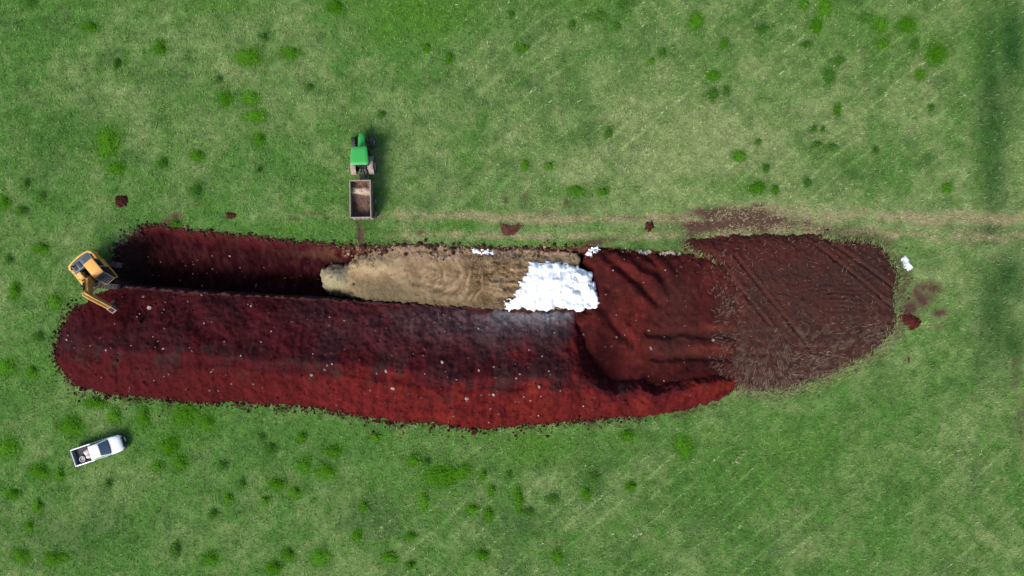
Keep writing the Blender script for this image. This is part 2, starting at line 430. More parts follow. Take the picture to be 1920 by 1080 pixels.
WEEDS = [  # photo spot, half width, half height, bright?
 (55, 8, 14, 8, 0), (170, 52, 13, 10, 1), (219, 121, 9, 11, 0), (300, 90, 14, 11, 1), (203, 268, 20, 32, 1), (220, 316, 18, 11, 1), (306, 306, 12, 11, 0), (370, 292, 14, 11, 1), (369, 358, 11, 14, 0),
 (423, 186, 13, 19, 1), (470, 184, 16, 14, 1), (480, 218, 20, 13, 1), (487, 262, 11, 11, 1), (465, 108, 22, 18, 1), (545, 100, 18, 12, 1), (410, 150, 9, 8, 0), (494, 70, 9, 7, 0), (628, 14, 16, 14, 1), (580, 165, 9, 9, 0),
 (50, 345, 9, 12, 0), (78, 370, 13, 13, 0), (42, 396, 14, 10, 0), (8, 380, 11, 16, 1), (78, 466, 15, 10, 1), (28, 545, 11, 15, 1), (105, 566, 14, 12, 1), (13, 688, 15, 16, 1), (60, 697, 11, 10, 1), (72, 632, 10, 12, 0), (18, 488, 9, 9, 0),
 (135, 800, 24, 22, 1), (180, 756, 22, 10, 1), (215, 778, 13, 14, 1), (270, 782, 12, 22, 1), (350, 778, 24, 20, 1), (388, 792, 16, 16, 1), (320, 836, 18, 22, 1), (296, 875, 10, 9, 1), (338, 868, 16, 12, 1), (16, 838, 20, 22, 1), (75, 884, 20, 16, 1),
 (112, 890, 10, 13, 1), (204, 907, 9, 8, 0), (25, 926, 13, 10, 1), (72, 950, 9, 17, 1), (56, 985, 9, 12, 1), (490, 822, 10, 11, 0), (508, 842, 10, 13, 0), (566, 820, 10, 9, 1), (572, 872, 16, 14, 1), (612, 884, 20, 14, 1), (625, 845, 18, 10, 1),
 (520, 908, 16, 13, 1), (553, 924, 12, 13, 1), (428, 935, 10, 9, 1), (400, 964, 10, 10, 0), (418, 873, 12, 9, 0), (452, 908, 10, 14, 0), (40, 1042, 18, 16, 1), (105, 1046, 22, 16, 1), (330, 1030, 9, 18, 0), (396, 1046, 18, 12, 1), (540, 1040, 12, 15, 1),
 (514, 1064, 16, 12, 1), (602, 1044, 18, 18, 1), (498, 938, 9, 9, 1), (830, 892, 36, 26, 1), (870, 882, 14, 18, 1), (776, 862, 15, 10, 1), (800, 866, 8, 8, 0), (906, 890, 6, 8, 1), (953, 892, 8, 9, 0), (921, 918, 9, 8, 1), (972, 936, 10, 22, 1), (990, 960, 14, 10, 0),
 (916, 965, 10, 14, 1), (885, 955, 14, 9, 1), (795, 938, 10, 14, 1), (682, 948, 8, 9, 1), (670, 1005, 10, 12, 1), (730, 1044, 18, 10, 1), (770, 1005, 12, 8, 1), (770, 1060, 9, 8, 1), (905, 1040, 13, 9, 1), (1098, 925, 8, 14, 1), (1112, 898, 14, 13, 0), (1045, 1042, 11, 12, 1),
 (1036, 935, 11, 12, 0), (1282, 838, 16, 22, 1), (705, 820, 10, 8, 1), (1182, 912, 10, 9, 1), (1175, 816, 16, 9, 1),
 (1305, 40, 13, 15, 1), (1357, 82, 8, 10, 1), (1428, 56, 11, 9, 0), (1335, 142, 14, 10, 1), (1335, 178, 13, 12, 0), (1240, 100, 8, 9, 0), (1220, 116, 6, 6, 1), (1118, 32, 20, 11, 0), (1072, 47, 7, 8, 0), (1155, 50, 8, 8, 0), (1165, 8, 10, 6, 0), (979, 91, 11, 9, 1),
 (842, 109, 8, 9, 1), (800, 90, 7, 8, 1), (958, 28, 6, 7, 0), (1530, 48, 13, 14, 1), (1545, 14, 14, 15, 1), (1505, 10, 10, 7, 1), (1648, 46, 14, 15, 1), (1620, 36, 16, 10, 0), (1700, 48, 18, 15, 1), (1655, 82, 11, 9, 1), (1755, 102, 20, 24, 1), (1724, 140, 9, 9, 1), (1714, 86, 9, 14, 0),
 (1553, 145, 12, 18, 0), (1570, 115, 13, 9, 0), (1569, 207, 7, 11, 1), (1525, 243, 7, 6, 0), (1541, 243, 5, 6, 0), (1532, 273, 12, 6, 0), (1558, 277, 12, 6, 0), (1744, 204, 7, 6, 0), (1385, 293, 15, 8, 1), (1420, 267, 8, 6, 0), (1435, 316, 8, 8, 0), (1420, 352, 16, 11, 1), (1452, 357, 8, 8, 1),
 (1140, 250, 9, 11, 0), (1510, 85, 10, 6, 0), (1360, 172, 6, 10, 0), (984, 310, 7, 9, 1), (1030, 312, 8, 7, 1), (1080, 358, 14, 8, 1), (1130, 360, 10, 7, 1), (715, 215, 8, 7, 0), (485, 320, 6, 6, 0), (330, 420, 10, 6, 1), (1512, 343, 9, 8, 0), (1640, 282, 7, 6, 0), (1775, 352, 11, 8, 1),
]

def row_mask(u, v):
    """drilled rows running up to the right over the right half, near-level ones top left"""
    q = u * math.sin(math.radians(41)) + v * math.cos(math.radians(41))
    q = q + (fbm(u / 140, v / 140, 205, 2) - .5) * 22
    f = np.abs((q / 31.0) % 1.0 - .5) * 2
    line = np.exp(-(f / .16) ** 2)
    reg = sstep(760, 1000, u) * (1 - sstep(1780, 1850, u)) * (1 - sstep(330, 420, v)) + sstep(640, 900, u + (v - 900)) * sstep(790, 860, v)
    return line, np.clip(reg, 0, 1) * (0.25 + .75 * sstep(.42, .66, fbm(u / 60, v / 60, 209, 2)))

def turf(u, v, fine=True):
    n1, n2, n3 = fbm(u / 210, v / 210, 220, 3), fbm(u / 64, v / 64, 224, 3), fbm(u / 17, v / 17, 228, 3)
    dry = .18 + .27 * sstep(500, 1350, u) - .17 * sstep(560, 800, v) * sstep(600, 1200, u) + (n1 - .5) * .65 + (n2 - .5) * .75 + (n3 - .5) * .9
    for cu, cv, ru, rv, w in DRYB: dry = dry + w * .62 * blob(u, v, cu, cv, ru, rv)
    weed = np.zeros_like(u); wdark = np.zeros_like(u); lush = np.zeros_like(u); deep = np.zeros_like(u); soil = np.zeros_like(u)
    for cu, cv, ru, rv, w in LUSHB: lush = np.maximum(lush, w * blob(u, v, cu, cv, ru, rv))
    for cu, cv, ru, rv, w in DEEPB: deep = np.maximum(deep, w * blob(u, v, cu, cv, ru, rv))
    lush = np.clip(lush * (.55 + .9 * n3) , 0, 1); deep = np.clip(deep * (.85 + .6 * n3), 0, 1)
    for pu, pv, ru, rv, br in WEEDS:
        a, b = ru * 1.7 + 4, rv * 1.7 + 4
        m = (np.abs(u - pu) < a) & (np.abs(v - pv) < b)
        if m.any():
            w = np.clip(1.35 * blob(u[m], v[m], pu, pv, ru * 1.1, rv * 1.1) * (.55 + .9 * n3[m]), 0, 1)
            if br: weed[m] = np.maximum(weed[m], w)
            else: wdark[m] = np.maximum(wdark[m], w * .8)
    dry = dry * (1 - .7 * lush)
    c = GREEN * np.ones(u.shape + (3,))
    c = mixc(c, DRY, np.clip(dry, 0, 1))
    g = np.clip((fbm(u / 38, v / 38, 232, 3) - .52) * 4, 0, 1) * .55
    c = mixc(c, (0.080, 0.180, 0.042), g)
    c = mixc(c, LUSH, lush); c = mixc(c, DEEP, deep)
    c = mixc(c, (0.056, 0.190, 0.010), weed * .85); c = mixc(c, (0.068, 0.165, 0.034), wdark * .7)
    # wheel tracks of dry flattened straw beside the pit
    wob = (fbm(u / 60, v / 300, 236, 3) - .5) * 18 + 14 * sstep(1450, 1900, u)
    def band(vc, w, a, b): return np.exp(-((v - vc - wob) / w) ** 2) * sstep(a, a + 120, u) * (1 - sstep(b, b + 160, u))
    st = np.maximum(band(403 + 6 * sstep(700, 1300, u) - 0 * u, 7, 660, 1500) * 1.0, band(440, 6, 690, 1320) * .85)
    st = np.maximum(st, np.maximum(band(398, 9, 1280, 1900) * .8, band(432, 9, 1300, 1920) * .8))
    st = st * np.clip((fbm(u / 34, v / 12, 237, 3) - .22) * 3.2, 0.15, 1.5) * (.6 + .9 * n3)
    c = mixc(c, STRAW, np.clip(st * .75, 0, .8))
    for cu, cv, ru, rv, w in SOILB: soil = np.maximum(soil, w * blob(u, v, cu, cv, ru, rv) * 1.3)
    soil = np.clip(soil * (1.5 * n3 + .45) - .18 + (vn(u / 4, v / 4, 240) - .5) * .5 * (soil > .08), 0, 1)
    c = mixc(c, BARE, soil)
    pc = poly_sd(COVER, u, v)
    sp = np.clip(1 + pc / 26, 0, 1) * (pc < 4) * sstep(.42, .62, fbm(u / 13, v / 13, 256, 3)) * np.clip(.35 + .9 * blob(u, v, 1715, 560, 60, 60), 0, 1) * (v < 640)
    c = mixc(c, BARE, sp * .85)
    hp = np.abs(v - tab(u, H_BOT) - 6) ; hs = np.clip(1 - hp / 14, 0, 1) * ((u > 110) & (u < 1370)) * sstep(.5, .68, fbm(u / 10, v / 10, 258, 3))
    c = mixc(c, (0.065, 0.030, 0.022), hs * .7)
    # turned red crumbs close to the heap and the pit
    e = np.clip(1 - np.abs(pit_inside(u, v)) / 11, 0, 1) * (vn(u / 4, v / 4, 244) > .5)
    c = mixc(c, (0.06, 0.026, 0.020), e * .8)
    c = c * (.70 + .60 * fbm(u / 8, v / 8, 252, 3))[..., None]
    line, reg = row_mask(u, v)
    c = c * (1 + .34 * (line - .3) * reg)[..., None]
    rl = np.sin((v + u * .10 + (fbm(u / 200, v / 60, 248, 2) - .5) * 40) / 4.2) * sstep(560, 300, u) * sstep(280, 160, v)
    c = c * (1 + .07 * rl)[..., None]
    return c, soil, np.clip(st, 0, 1)

# ------------------------------------------------------------------ the ground
def field_z(u, v):
    near = (np.abs(u - 960) < 1300) & (np.abs(v - 540) < 900)
    return np.where(near, (fbm(u / 120, v / 120, 260, 2) - .5) * .10 + (fbm(u / 9, v / 9, 262, 3) - .5) * .07, 0.0)

def far(a, b, step, ext):
    e = np.array(ext, float)
    return np.concatenate([a - e[::-1], np.arange(a, b + .1, step), b + e])
ext = [60, 200, 600, 1600, 4000, 12000, 40000]
fu = far(-240, 2160, 3.0, ext); fv = far(-220, 1300, 3.0, ext)
def field_c(U, V, z):
    c = turf(U, V)[0] * .60
    far_ = sstep(0, 120, np.maximum(np.abs(U - 960) - 1120, np.abs(V - 540) - 680))
    return mixc(c, (0.098, 0.165, 0.048), far_)
field = sheet('field', fu, fv, field_z, field_c, M_FIELD, keep=lambda U, V, z: pit_inside(*jag(U, V, 3, 4, 3)) < 1.0)
tag(field, 'wide green pasture of grass and weeds around the red earthworks', 'field', kind='structure')

# pit
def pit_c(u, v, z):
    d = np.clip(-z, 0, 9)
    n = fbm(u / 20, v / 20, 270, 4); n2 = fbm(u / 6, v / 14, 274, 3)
    c = mixc(np.ones(u.shape + (3,)) * np.array((0.062, 0.0095, 0.0105)), (0.016, 0.0024, 0.0042), sstep(.0, 1.5, d + (n - .5) * 1.6))  # wall darkens with depth: the trench's shade is put into the colour
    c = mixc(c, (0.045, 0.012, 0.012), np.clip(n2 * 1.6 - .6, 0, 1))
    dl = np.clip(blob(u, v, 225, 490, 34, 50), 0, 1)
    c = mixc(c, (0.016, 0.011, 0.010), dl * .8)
    # grey trodden crust along the lip towards the heap
    lip = np.exp(-((v - tab(u, PIT_BOT)) / 3.0) ** 2) * .6
    c = mixc(c, (0.075, 0.05, 0.05), lip)
    tan = np.clip(blob(u, v, 870, 474, 190, 13) * 1.5 + blob(u, v, 1010, 476, 60, 12), 0, 1) * sstep(.35, .6, fbm(u / 14, v / 14, 278, 3))
    c = mixc(c, (0.19, 0.10, 0.06), tan)
    return c
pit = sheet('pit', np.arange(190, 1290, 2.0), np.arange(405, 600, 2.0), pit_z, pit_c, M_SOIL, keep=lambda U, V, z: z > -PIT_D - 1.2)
tag(pit, 'long dark red trench dug beside the soil heap', 'pit', kind='structure')

def heap_c(u, v, z):
    h = np.maximum(tab(u, H_H), .4)
    vr = 540 + (tab(u, H_RID) - 540) * (1 - h / CAM_H)
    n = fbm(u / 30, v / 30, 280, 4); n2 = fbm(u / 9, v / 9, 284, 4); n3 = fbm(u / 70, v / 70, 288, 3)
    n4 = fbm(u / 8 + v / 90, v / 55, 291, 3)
    litside = sstep(-20, 17, v - vr - 2 + (n - .5) * 44 + (n2 - .5) * 24 + (n4 - .5) * 26)  # splits sunlit flank from shaded slope; that light is put into the colours
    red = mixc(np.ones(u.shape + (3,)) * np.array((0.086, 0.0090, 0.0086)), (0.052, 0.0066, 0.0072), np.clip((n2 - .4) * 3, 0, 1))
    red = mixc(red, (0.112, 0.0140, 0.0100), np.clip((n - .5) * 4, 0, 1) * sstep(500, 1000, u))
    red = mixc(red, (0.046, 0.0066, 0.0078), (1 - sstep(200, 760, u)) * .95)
    shade_red = mixc(np.ones(u.shape + (3,)) * np.array((0.052, 0.0078, 0.0100)), (0.037, 0.0100, 0.0125), np.clip((n3 - .35) * 3, 0, 1))  # darker red for the north slope, its shade painted in
    shade_red = mixc(shade_red, (0.075, 0.0075, 0.009), np.clip((n - .55) * 5, 0, 1) * sstep(500, 700, u))
    shade_red = mixc(shade_red, (0.034, 0.004, 0.005), blob(u, v, 215, 590, 60, 40))
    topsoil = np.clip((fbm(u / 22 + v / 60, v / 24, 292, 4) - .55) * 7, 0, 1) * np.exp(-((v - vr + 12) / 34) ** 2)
    c = shade_red * (1 - litside[..., None]) + red * litside[..., None]
    c = mixc(c, (0.024, 0.018, 0.016), topsoil * .65)
    c = c * (.72 + .56 * n4)[..., None]
    # soil turns paler and greyer on the lip beside the sheet
    greying = blob(u, v, 1015, 582, 85, 24) * 1.5 + .30 * blob(u, v, 900, 600, 190, 40)
    greying = np.clip(greying * (.15 + 1.1 * n2 + .6 * (n4 - .4)), 0, .85) * (1 - sstep(1060, 1085, u))
    c = mixc(c, (0.17, 0.155, 0.162), greying)
    c = mixc(c, (0.30, 0.29, 0.30), np.clip(blob(u, v, 1020, 578, 72, 12) * 1.3 * (.3 + 1.1 * n2), 0, .9) * (1 - sstep(1070, 1088, u)))
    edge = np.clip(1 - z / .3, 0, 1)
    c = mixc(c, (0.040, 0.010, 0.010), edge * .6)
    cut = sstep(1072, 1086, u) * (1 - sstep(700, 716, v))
    c = mixc(c, (0.034, 0.005, 0.006), cut)  # cut face turned from the sun, its shade painted in
    return c
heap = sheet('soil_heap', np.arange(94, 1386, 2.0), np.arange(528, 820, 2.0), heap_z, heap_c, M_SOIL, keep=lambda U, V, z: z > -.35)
tag(heap, 'long ridge of bright and dark red excavated soil along the trench', 'soil heap')

def fill_c(u, v, z):
    n = fbm(u / 26, v / 26, 300, 4); n2 = fbm(u / 8, v / 8, 304, 3)
    c = mixc(np.ones(u.shape + (3,)) * np.array((0.055, 0.0095, 0.0090)), (0.034, 0.0075, 0.0075), np.clip((n - .4) * 4, 0, 1))
    c = mixc(c, (0.078, 0.018, 0.014), np.clip((n2 - .55) * 4, 0, 1) * .7)
    c = mixc(c, (0.036, 0.014, 0.012), np.clip(blob(u, v, 1270, 640, 80, 40) + blob(u, v, 1270, 560, 40, 40), 0, 1) * .7)
    c = mixc(c, (0.092, 0.0135, 0.0115), np.clip(blob(u, v, 1185, 630, 34, 60) + blob(u, v, 1160, 495, 50, 14) + blob(u, v, 1100, 600, 40, 8), 0, 1) * (n2 * 1.6 - .2).clip(0, 1))
    c = mixc(c, (0.020, 0.0035, 0.0045), np.clip(blob(u, v, 1130, 640, 24, 40) + blob(u, v, 1140, 690, 36, 34) + blob(u, v, 1300, 704, 80, 18) + blob(u, v, 1345, 570, 14, 40), 0, 1) * .7)  # hollows and north-facing bank darkened, shade put into the colour
    c = mixc(c, (0.047, 0.018, 0.0145), sstep(1310, 1372, u + (n - .5) * 70) * .6)
    c = mixc(c, (0.10, 0.022, 0.014), np.clip(blob(u, v, 1335, 613, 34, 6) + blob(u, v, 1330, 652, 40, 7), 0, 1) * .8)
    return c
fill = sheet('soil_fill', np.arange(1066, 1400, 2.0), np.arange(458, 745, 2.0), fill_z, fill_c, M_SOIL, keep=lambda U, V, z: z > -.3)
tag(fill, 'rutted dark red soil pushed over the filled end of the trench', 'soil fill')

def cover_c(u, v, z):
    n = fbm(u / 30, v / 30, 310, 4); n2 = fbm(u / 6, v / 6, 314, 3)
    c = mixc(np.ones(u.shape + (3,)) * np.array((0.049, 0.0185, 0.0150)), (0.038, 0.0180, 0.0150), np.clip((n - .4) * 4, 0, 1))
    c = mixc(c, (0.058, 0.015, 0.013), blob(u, v, 1420, 470, 120, 30) * .8)
    c = mixc(c, (0.052, 0.0130, 0.0115), (1 - sstep(1366, 1420, u + (n - .5) * 60)) * .7)
    lo = np.clip(sstep(560, 680, v + (n - .5) * 80 + (u - 1500) * .15) + blob(u, v, 1372, 570, 22, 50), 0, 1)
    c = mixc(c, (0.085, 0.056, 0.040), lo * np.clip((n2 - .46) * 4, 0, 1) * .7)
    return c
cover = sheet('soil_cover', np.arange(1262, 1706, 1.8), np.arange(428, 760, 1.8), cover_z, cover_c, M_COVER, keep=lambda U, V, z: z > -.25)
tag(cover, 'flattened brown soil cap scored by diagonal tyre tracks', 'soil cover')

def sil_c(u, v, z):
    n = fbm(u / 24, v / 24, 320, 4); n2 = fbm(u / 5, v / 8, 324, 3)
    c = mixc(np.ones(u.shape + (3,)) * np.array((0.245, 0.172, 0.098)), (0.180, 0.120, 0.064), np.clip((n - .42) * 4, 0, 1))
    c = mixc(c, (0.270, 0.235, 0.142), (1 - sstep(640, 665, u)) * .9)
    c = mixc(c, (0.36, 0.265, 0.150), np.clip(blob(u, v, 705, 500, 50, 16) * 1.2, 0, 1) * .9)
    c = mixc(c, (0.36, 0.25, 0.17), np.clip(blob(u, v, 850, 480, 120, 12) + blob(u, v, 990, 478, 80, 10), 0, 1) * np.clip(n2 * 2 - .5, 0, 1))
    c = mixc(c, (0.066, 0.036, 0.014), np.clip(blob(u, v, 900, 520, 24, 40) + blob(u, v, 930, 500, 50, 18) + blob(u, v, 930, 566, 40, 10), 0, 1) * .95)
    ra_ = np.hypot((u - 800) * .75, (v - 515) * 1.1) + (fbm(u / 30, v / 30, 331, 2) - .5) * 16; th_ = np.arctan2(v - 515, u - 800)
    arc_n = fbm(ra_ / 4.5, th_ * 2.2 + 9, 333, 3)
    wa_ = blob(u, v, 850, 525, 100, 45)
    c = mixc(c, (0.115, 0.074, 0.034), np.clip((arc_n - .50) * 5, 0, 1) * wa_ * .85)
    c = mixc(c, (0.33, 0.235, 0.140), np.clip((.44 - arc_n) * 6, 0, 1) * wa_ * .8)
    st = np.clip((fbm(u / 14 + v / 20, v / 5, 328, 3) - .5) * 5, 0, 1) * blob(u, v, 950, 515, 50, 36)
    c = mixc(c, (0.38, 0.26, 0.165), st * .9)
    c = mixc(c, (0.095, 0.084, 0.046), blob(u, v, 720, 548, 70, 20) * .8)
    c = mixc(c, (0.062, 0.054, 0.030), np.exp(-((v - tab(u, PIT_BOT) + 2) / 11) ** 2) * .7)  # dark strip along the lip: edge shading painted into the silage
    c = mixc(c, (0.36, 0.33, 0.22), blob(u, v, 626, 512, 14, 9) * .5)  # painted highlight on the rounded lump
    return c
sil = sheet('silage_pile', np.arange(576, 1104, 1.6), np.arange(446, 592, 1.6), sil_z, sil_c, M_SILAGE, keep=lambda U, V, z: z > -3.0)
tag(sil, 'packed tan chopped silage filling the trench up to the sheet', 'silage')

mp, n_, b_ = nt('white_film')
b_.inputs['Base Color'].default_value = (.84, .87, .90, 1); b_.inputs['Roughness'].default_value = .38
t_ = noise(n_, 2.0, 5); r_ = ramp(n_, .3, .7, .92, 1.0); n_.links.new(t_.outputs[0], r_.inputs[0])
rgb_ = n_.nodes.new('ShaderNodeRGB'); rgb_.outputs[0].default_value = (.84, .87, .90, 1)
n_.links.new(mul(n_, rgb_.outputs[0], r_.outputs[0]), b_.inputs['Base Color'])
M_FILM = mp
plas = sheet('plastic_sheet', np.arange(936, 1134, 1.1), np.arange(482, 590, 1.1), plas_z, lambda u, v, z: np.ones(u.shape + (3,)), M_FILM, keep=lambda U, V, z: z > .37, smooth=False)
so = plas.modifiers.new('thick', 'SOLIDIFY'); so.thickness = .01
tag(plas, 'crumpled glossy white plastic sheet spread over the silage', 'plastic sheet')

def top_at(u, v):
    """highest surface at a spot"""
    u, v = np.atleast_1d(np.asarray(u, float)), np.atleast_1d(np.asarray(v, float))
    z = np.where(pit_inside(u, v) < 6, field_z(u, v), -9)
    for f, lo, in ((pit_z, -9), (heap_z, -.3), (fill_z, -.3), (cover_z, -.2)):
        zz = f(u, v); z = np.maximum(z, np.where(zz > lo, zz, -9))
    return z

# ------------------------------------------------------------------ grass
def bare_mask(u, v):
    """True where no turf grows"""
    uj, vj = jag(u, v, 400, 3, 2)
    return (pit_inside(uj, vj) > 0) | (heap_z(u, v) > .05) | (poly_sd(COVER, uj, vj) > 1) | (poly_sd(FILL, uj, vj) > -2) | ((u > 215) & (u < 1120) & (v > 500) & (v < tab(u, PIT_BOT) + 12))

def blades(name, u, v, z0, L, Wd, az, tilt, col, mat, label, cat):
    n = len(u)
    x, y = X(u), Y(v)
    dx, dy = np.cos(az), np.sin(az)
    ct, st_ = np.cos(tilt), np.sin(tilt)
    base = np.stack([x, y, z0], -1)
    side = np.stack([-dy, dx, np.zeros(n)], -1) * (Wd / 2)[:, None]
    mid = base + np.stack([dx * st_, dy * st_, ct], -1) * (L * .55)[:, None]
    tip = base + np.stack([dx * np.sin(tilt * 1.25), dy * np.sin(tilt * 1.25), np.cos(tilt * 1.25)], -1) * L[:, None]
    vs = np.stack([base - side, base + side, mid + side * .8, tip, mid - side * .8], 1)   # five corners
    idx = np.arange(n)[:, None] * 5
    f = np.concatenate([idx + np.array([[0, 1, 2]]), idx + np.array([[0, 2, 4]]), idx + np.array([[4, 2, 3]])], 0)
    shade = np.array([.85, .85, 1.0, 1.1, 1.0])
    c = (col[:, None, :] * shade[None, :, None]).reshape(-1, 3)
    o = link(name, raw_mesh(name, vs.reshape(-1, 3), f, mat, c))
    return tag(o, label, cat, kind='stuff')

NB = 560000
bu, bv = rng.uniform(-250, 2170, NB), rng.uniform(-220, 1300, NB)
tc, ts, tst = turf(bu, bv)
clump = fbm(bu / 5.5, bv / 5.5, 410, 2)
ok = ~bare_mask(bu, bv) & (rng.random(NB) > ts * 1.1) & (rng.random(NB) > tst * .7) & (rng.random(NB) < .35 + 1.3 * (clump - .25))
bu, bv, tc, clump = bu[ok], bv[ok], tc[ok], clump[ok]
n = len(bu)
k = rng.random(n)
tone = (.72 + .70 * rng.random(n))[:, None]
bc = tc * tone
pale = (k > .92)
bc[pale] = bc[pale] * .5 + np.array((.42, .45, .25)) * .5
dk = (k < .14)
bc[dk] *= .6
grass = blades('grass', bu, bv, field_z(bu, bv) - .01, rng.uniform(.14, .34, n) * (.7 + .8 * clump), rng.uniform(.025, .065, n), rng.uniform(0, 6.283, n),
               rng.uniform(.5, 1.25, n), bc, M_BLADE, 'short green pasture grass growing all round the earthworks', 'grass')

# pale cut stalks along the drilled rows
NS = 90000
su, sv = rng.uniform(700, 1960, NS), rng.uniform(-40, 1120, NS)
line, reg = row_mask(su, sv)
nn = fbm(su / 9, sv / 9, 420, 2)
ok = (rng.random(NS) < line * reg * np.clip((nn - .45) * 3.4, 0, 1) * .8) & ~bare_mask(su, sv)
su, sv = su[ok], sv[ok]; n = len(su)
blades('row_stubble', su, sv, field_z(su, sv) + .03, rng.uniform(.16, .42, n), rng.uniform(.04, .08, n), np.radians(42) + rng.normal(0, .5, n) + np.pi * (rng.random(n) > .5),
       rng.uniform(.9, 1.3, n), np.array((.40, .43, .27)) * rng.uniform(.7, 1.25, n)[:, None], M_STRAW, 'pale dry stubble lying along the drilled rows of the pasture', 'stubble')

eu, ev = None, None
# straw in the wheel tracks and on the cap, uprooted turf along the rims
def scatter(N, box, dens):
    u, v = rng.uniform(box[0], box[2], N), rng.uniform(box[1], box[3], N)
    k = rng.random(N) < dens(u, v)
    return u[k], v[k]
u1, v1 = scatter(26000, (1266, 436, 1700, 756), lambda u, v: np.clip(((poly_sd(COVER, u, v) > 0) | (u < 1380)) * (poly_sd(COVER, u, v) > -34) * (np.maximum(cover_z(u, v), fill_z(u, v)) > .08) * (heap_z(u, v) < .1) * (.035 + .55 * sstep(570, 720, v + (u - 1500) * .12) * sstep(.40, .6, fbm(u / 18, v / 18, 430, 3)) + .22 * blob(u, v, 1362, 565, 22, 60)) , 0, 1))
n1_ = len(u1)
w_ang = np.where(v1 > 600, np.where(u1 < 1480, np.arctan2(600 - v1, (u1 - 1450) * 1.2), math.radians(20)), rng.uniform(0, 6.28, n1_)) + rng.normal(0, .35, n1_)
blades('cap_straw', u1, v1, np.maximum(cover_z(u1, v1), fill_z(u1, v1)) + .015, rng.uniform(.14, .55, n1_), rng.uniform(.018, .045, n1_), w_ang, rng.uniform(1.0, 1.35, n1_),
       np.array((.20, .145, .105)) * rng.uniform(.45, 1.4, n1_)[:, None], M_STRAW, 'bleached straw and roots strewn over the brown soil cap', 'straw')
pc_ = np.asarray(COVER[4:] + COVER[:1], float); sg_ = np.hypot(*np.diff(pc_, axis=0).T); cm_ = np.concatenate([[0], np.cumsum(sg_)])
t_ = rng.uniform(0, cm_[-1], 7000); ue, ve = np.interp(t_, cm_, pc_[:, 0]) + rng.normal(0, 6.5, 7000), np.interp(t_, cm_, pc_[:, 1]) + rng.normal(0, 6.5, 7000)
k_ = (poly_sd(FILL, ue, ve) < -6) & (ue > 1376) | (ve < 500) & (rng.random(7000) < .5); ue, ve = ue[k_], ve[k_]
te = turf(ue, ve)[0] * .6 + np.array((.14, .11, .07)) * .5
blades('edge_tufts', ue, ve, np.maximum(cover_z(ue, ve), field_z(ue, ve)) + .01, rng.uniform(.2, .6, len(ue)), rng.uniform(.025, .06, len(ue)), np.where(ve > 600, math.radians(60), 1.2) + rng.normal(0, .6, len(ue)),
       rng.uniform(.8, 1.25, len(ue)), te * rng.uniform(.5, 1.3, len(ue))[:, None], M_STRAW, 'ragged tufts of half buried grass along the edge of the brown cap', 'tufts')
u2, v2 = scatter(40000, (640, 380, 1900, 482), lambda u, v: np.clip(turf(u, v)[2] * .6 * ~bare_mask(u, v), 0, 1))
n2_ = len(u2)
blades('track_straw', u2, v2, field_z(u2, v2) + .01, rng.uniform(.12, .34, n2_), rng.uniform(.025, .05, n2_), rng.normal(0, .8, n2_), rng.uniform(1.0, 1.3, n2_),
       np.array((.36, .32, .18)) * rng.uniform(.5, 1.3, n2_)[:, None], M_STRAW, 'dry flattened straw in the wheel tracks above the trench', 'straw')
u3, v3 = scatter(9000, (600, 462, 1090, 580), lambda u, v: np.clip((poly_sd(SIL, u, v) > 2) * (.10 + .8 * blob(u, v, 950, 515, 50, 40)) * (poly_sd(PLAS, u, v) < 0), 0, 1))
n3_ = len(u3)
blades('silage_stalks', u3, v3, sil_z(u3, v3) + .01, rng.uniform(.12, .45, n3_), rng.uniform(.03, .07, n3_), rng.normal(2.4, .6, n3_), rng.uniform(1.05, 1.4, n3_),
       np.array((.27, .185, .11)) * rng.uniform(.5, 1.3, n3_)[:, None], M_STRAW, 'loose pale stalks on the tan silage near the sheet', 'stalks')

# ------------------------------------------------------------------ crumbs of soil too many to count
ico = bmesh.new(); bmesh.ops.create_icosphere(ico, subdivisions=1, radius=1.0)
ICO_V = np.array([q.co for q in ico.verts]); ICO_F = np.array([[q.index for q in f.verts] for f in ico.faces]); ico.free()
def lumps(name, u, v, z, r, col, mat, label, cat):
    n = len(u)
    d = 1 + rng.uniform(-.32, .32, (n, len(ICO_V)))
    V = ICO_V[None] * d[..., None] * r[:, None, None] * np.array((1, 1, .7)) * (1 + rng.uniform(-.25, .25, (n, 1, 3)))
    V = V + np.stack([X(u), Y(v), z], -1)[:, None, :]
    F = (np.arange(n) * len(ICO_V))[:, None, None] + ICO_F[None]
    C = np.repeat(col[:, None, :], len(ICO_V), 1)
    o = link(name, raw_mesh(name, V.reshape(-1, 3), F.reshape(-1, 3), mat, C.reshape(-1, 3)))
    return tag(o, label, cat, kind='stuff')
def along(pts, N, jit):
    p = np.asarray(pts, float); seg = np.hypot(*np.diff(p, axis=0).T); cum = np.concatenate([[0], np.cumsum(seg)])
    t = rng.uniform(0, cum[-1], N)
    return np.interp(t, cum, p[:, 0]) + rng.normal(0, jit, N), np.interp(t, cum, p[:, 1]) + rng.normal(0, jit, N)
e1 = along(H_BOT[:-4], 1100, 3.2); e2 = along([(104, 660), (112, 618), (128, 588), (150, 566)], 260, 6); e3 = along(H_BOT[:-4], 420, 10)
eu, ev = np.concatenate([e1[0], e2[0], e3[0]]), np.concatenate([e1[1], e2[1], e3[1] + 3]); ev += 1.5
n = len(eu)
lumps('heap_crumbs', eu, ev, np.maximum(heap_z(eu, ev), field_z(eu, ev)) + .02, rng.lognormal(-2.85, .5, n).clip(.02, .24),
      np.array((.050, .018, .015)) * rng.uniform(.3, 1.3, n)[:, None], M_SOIL, 'dark crumbled soil scattered along the foot of the heap', 'crumbs')
e1 = along(PIT_TOP[3:-3], 1150, 3.2); e2 = along([(270, 428), (240, 448), (216, 470), (206, 500), (212, 528), (232, 540)], 420, 8)
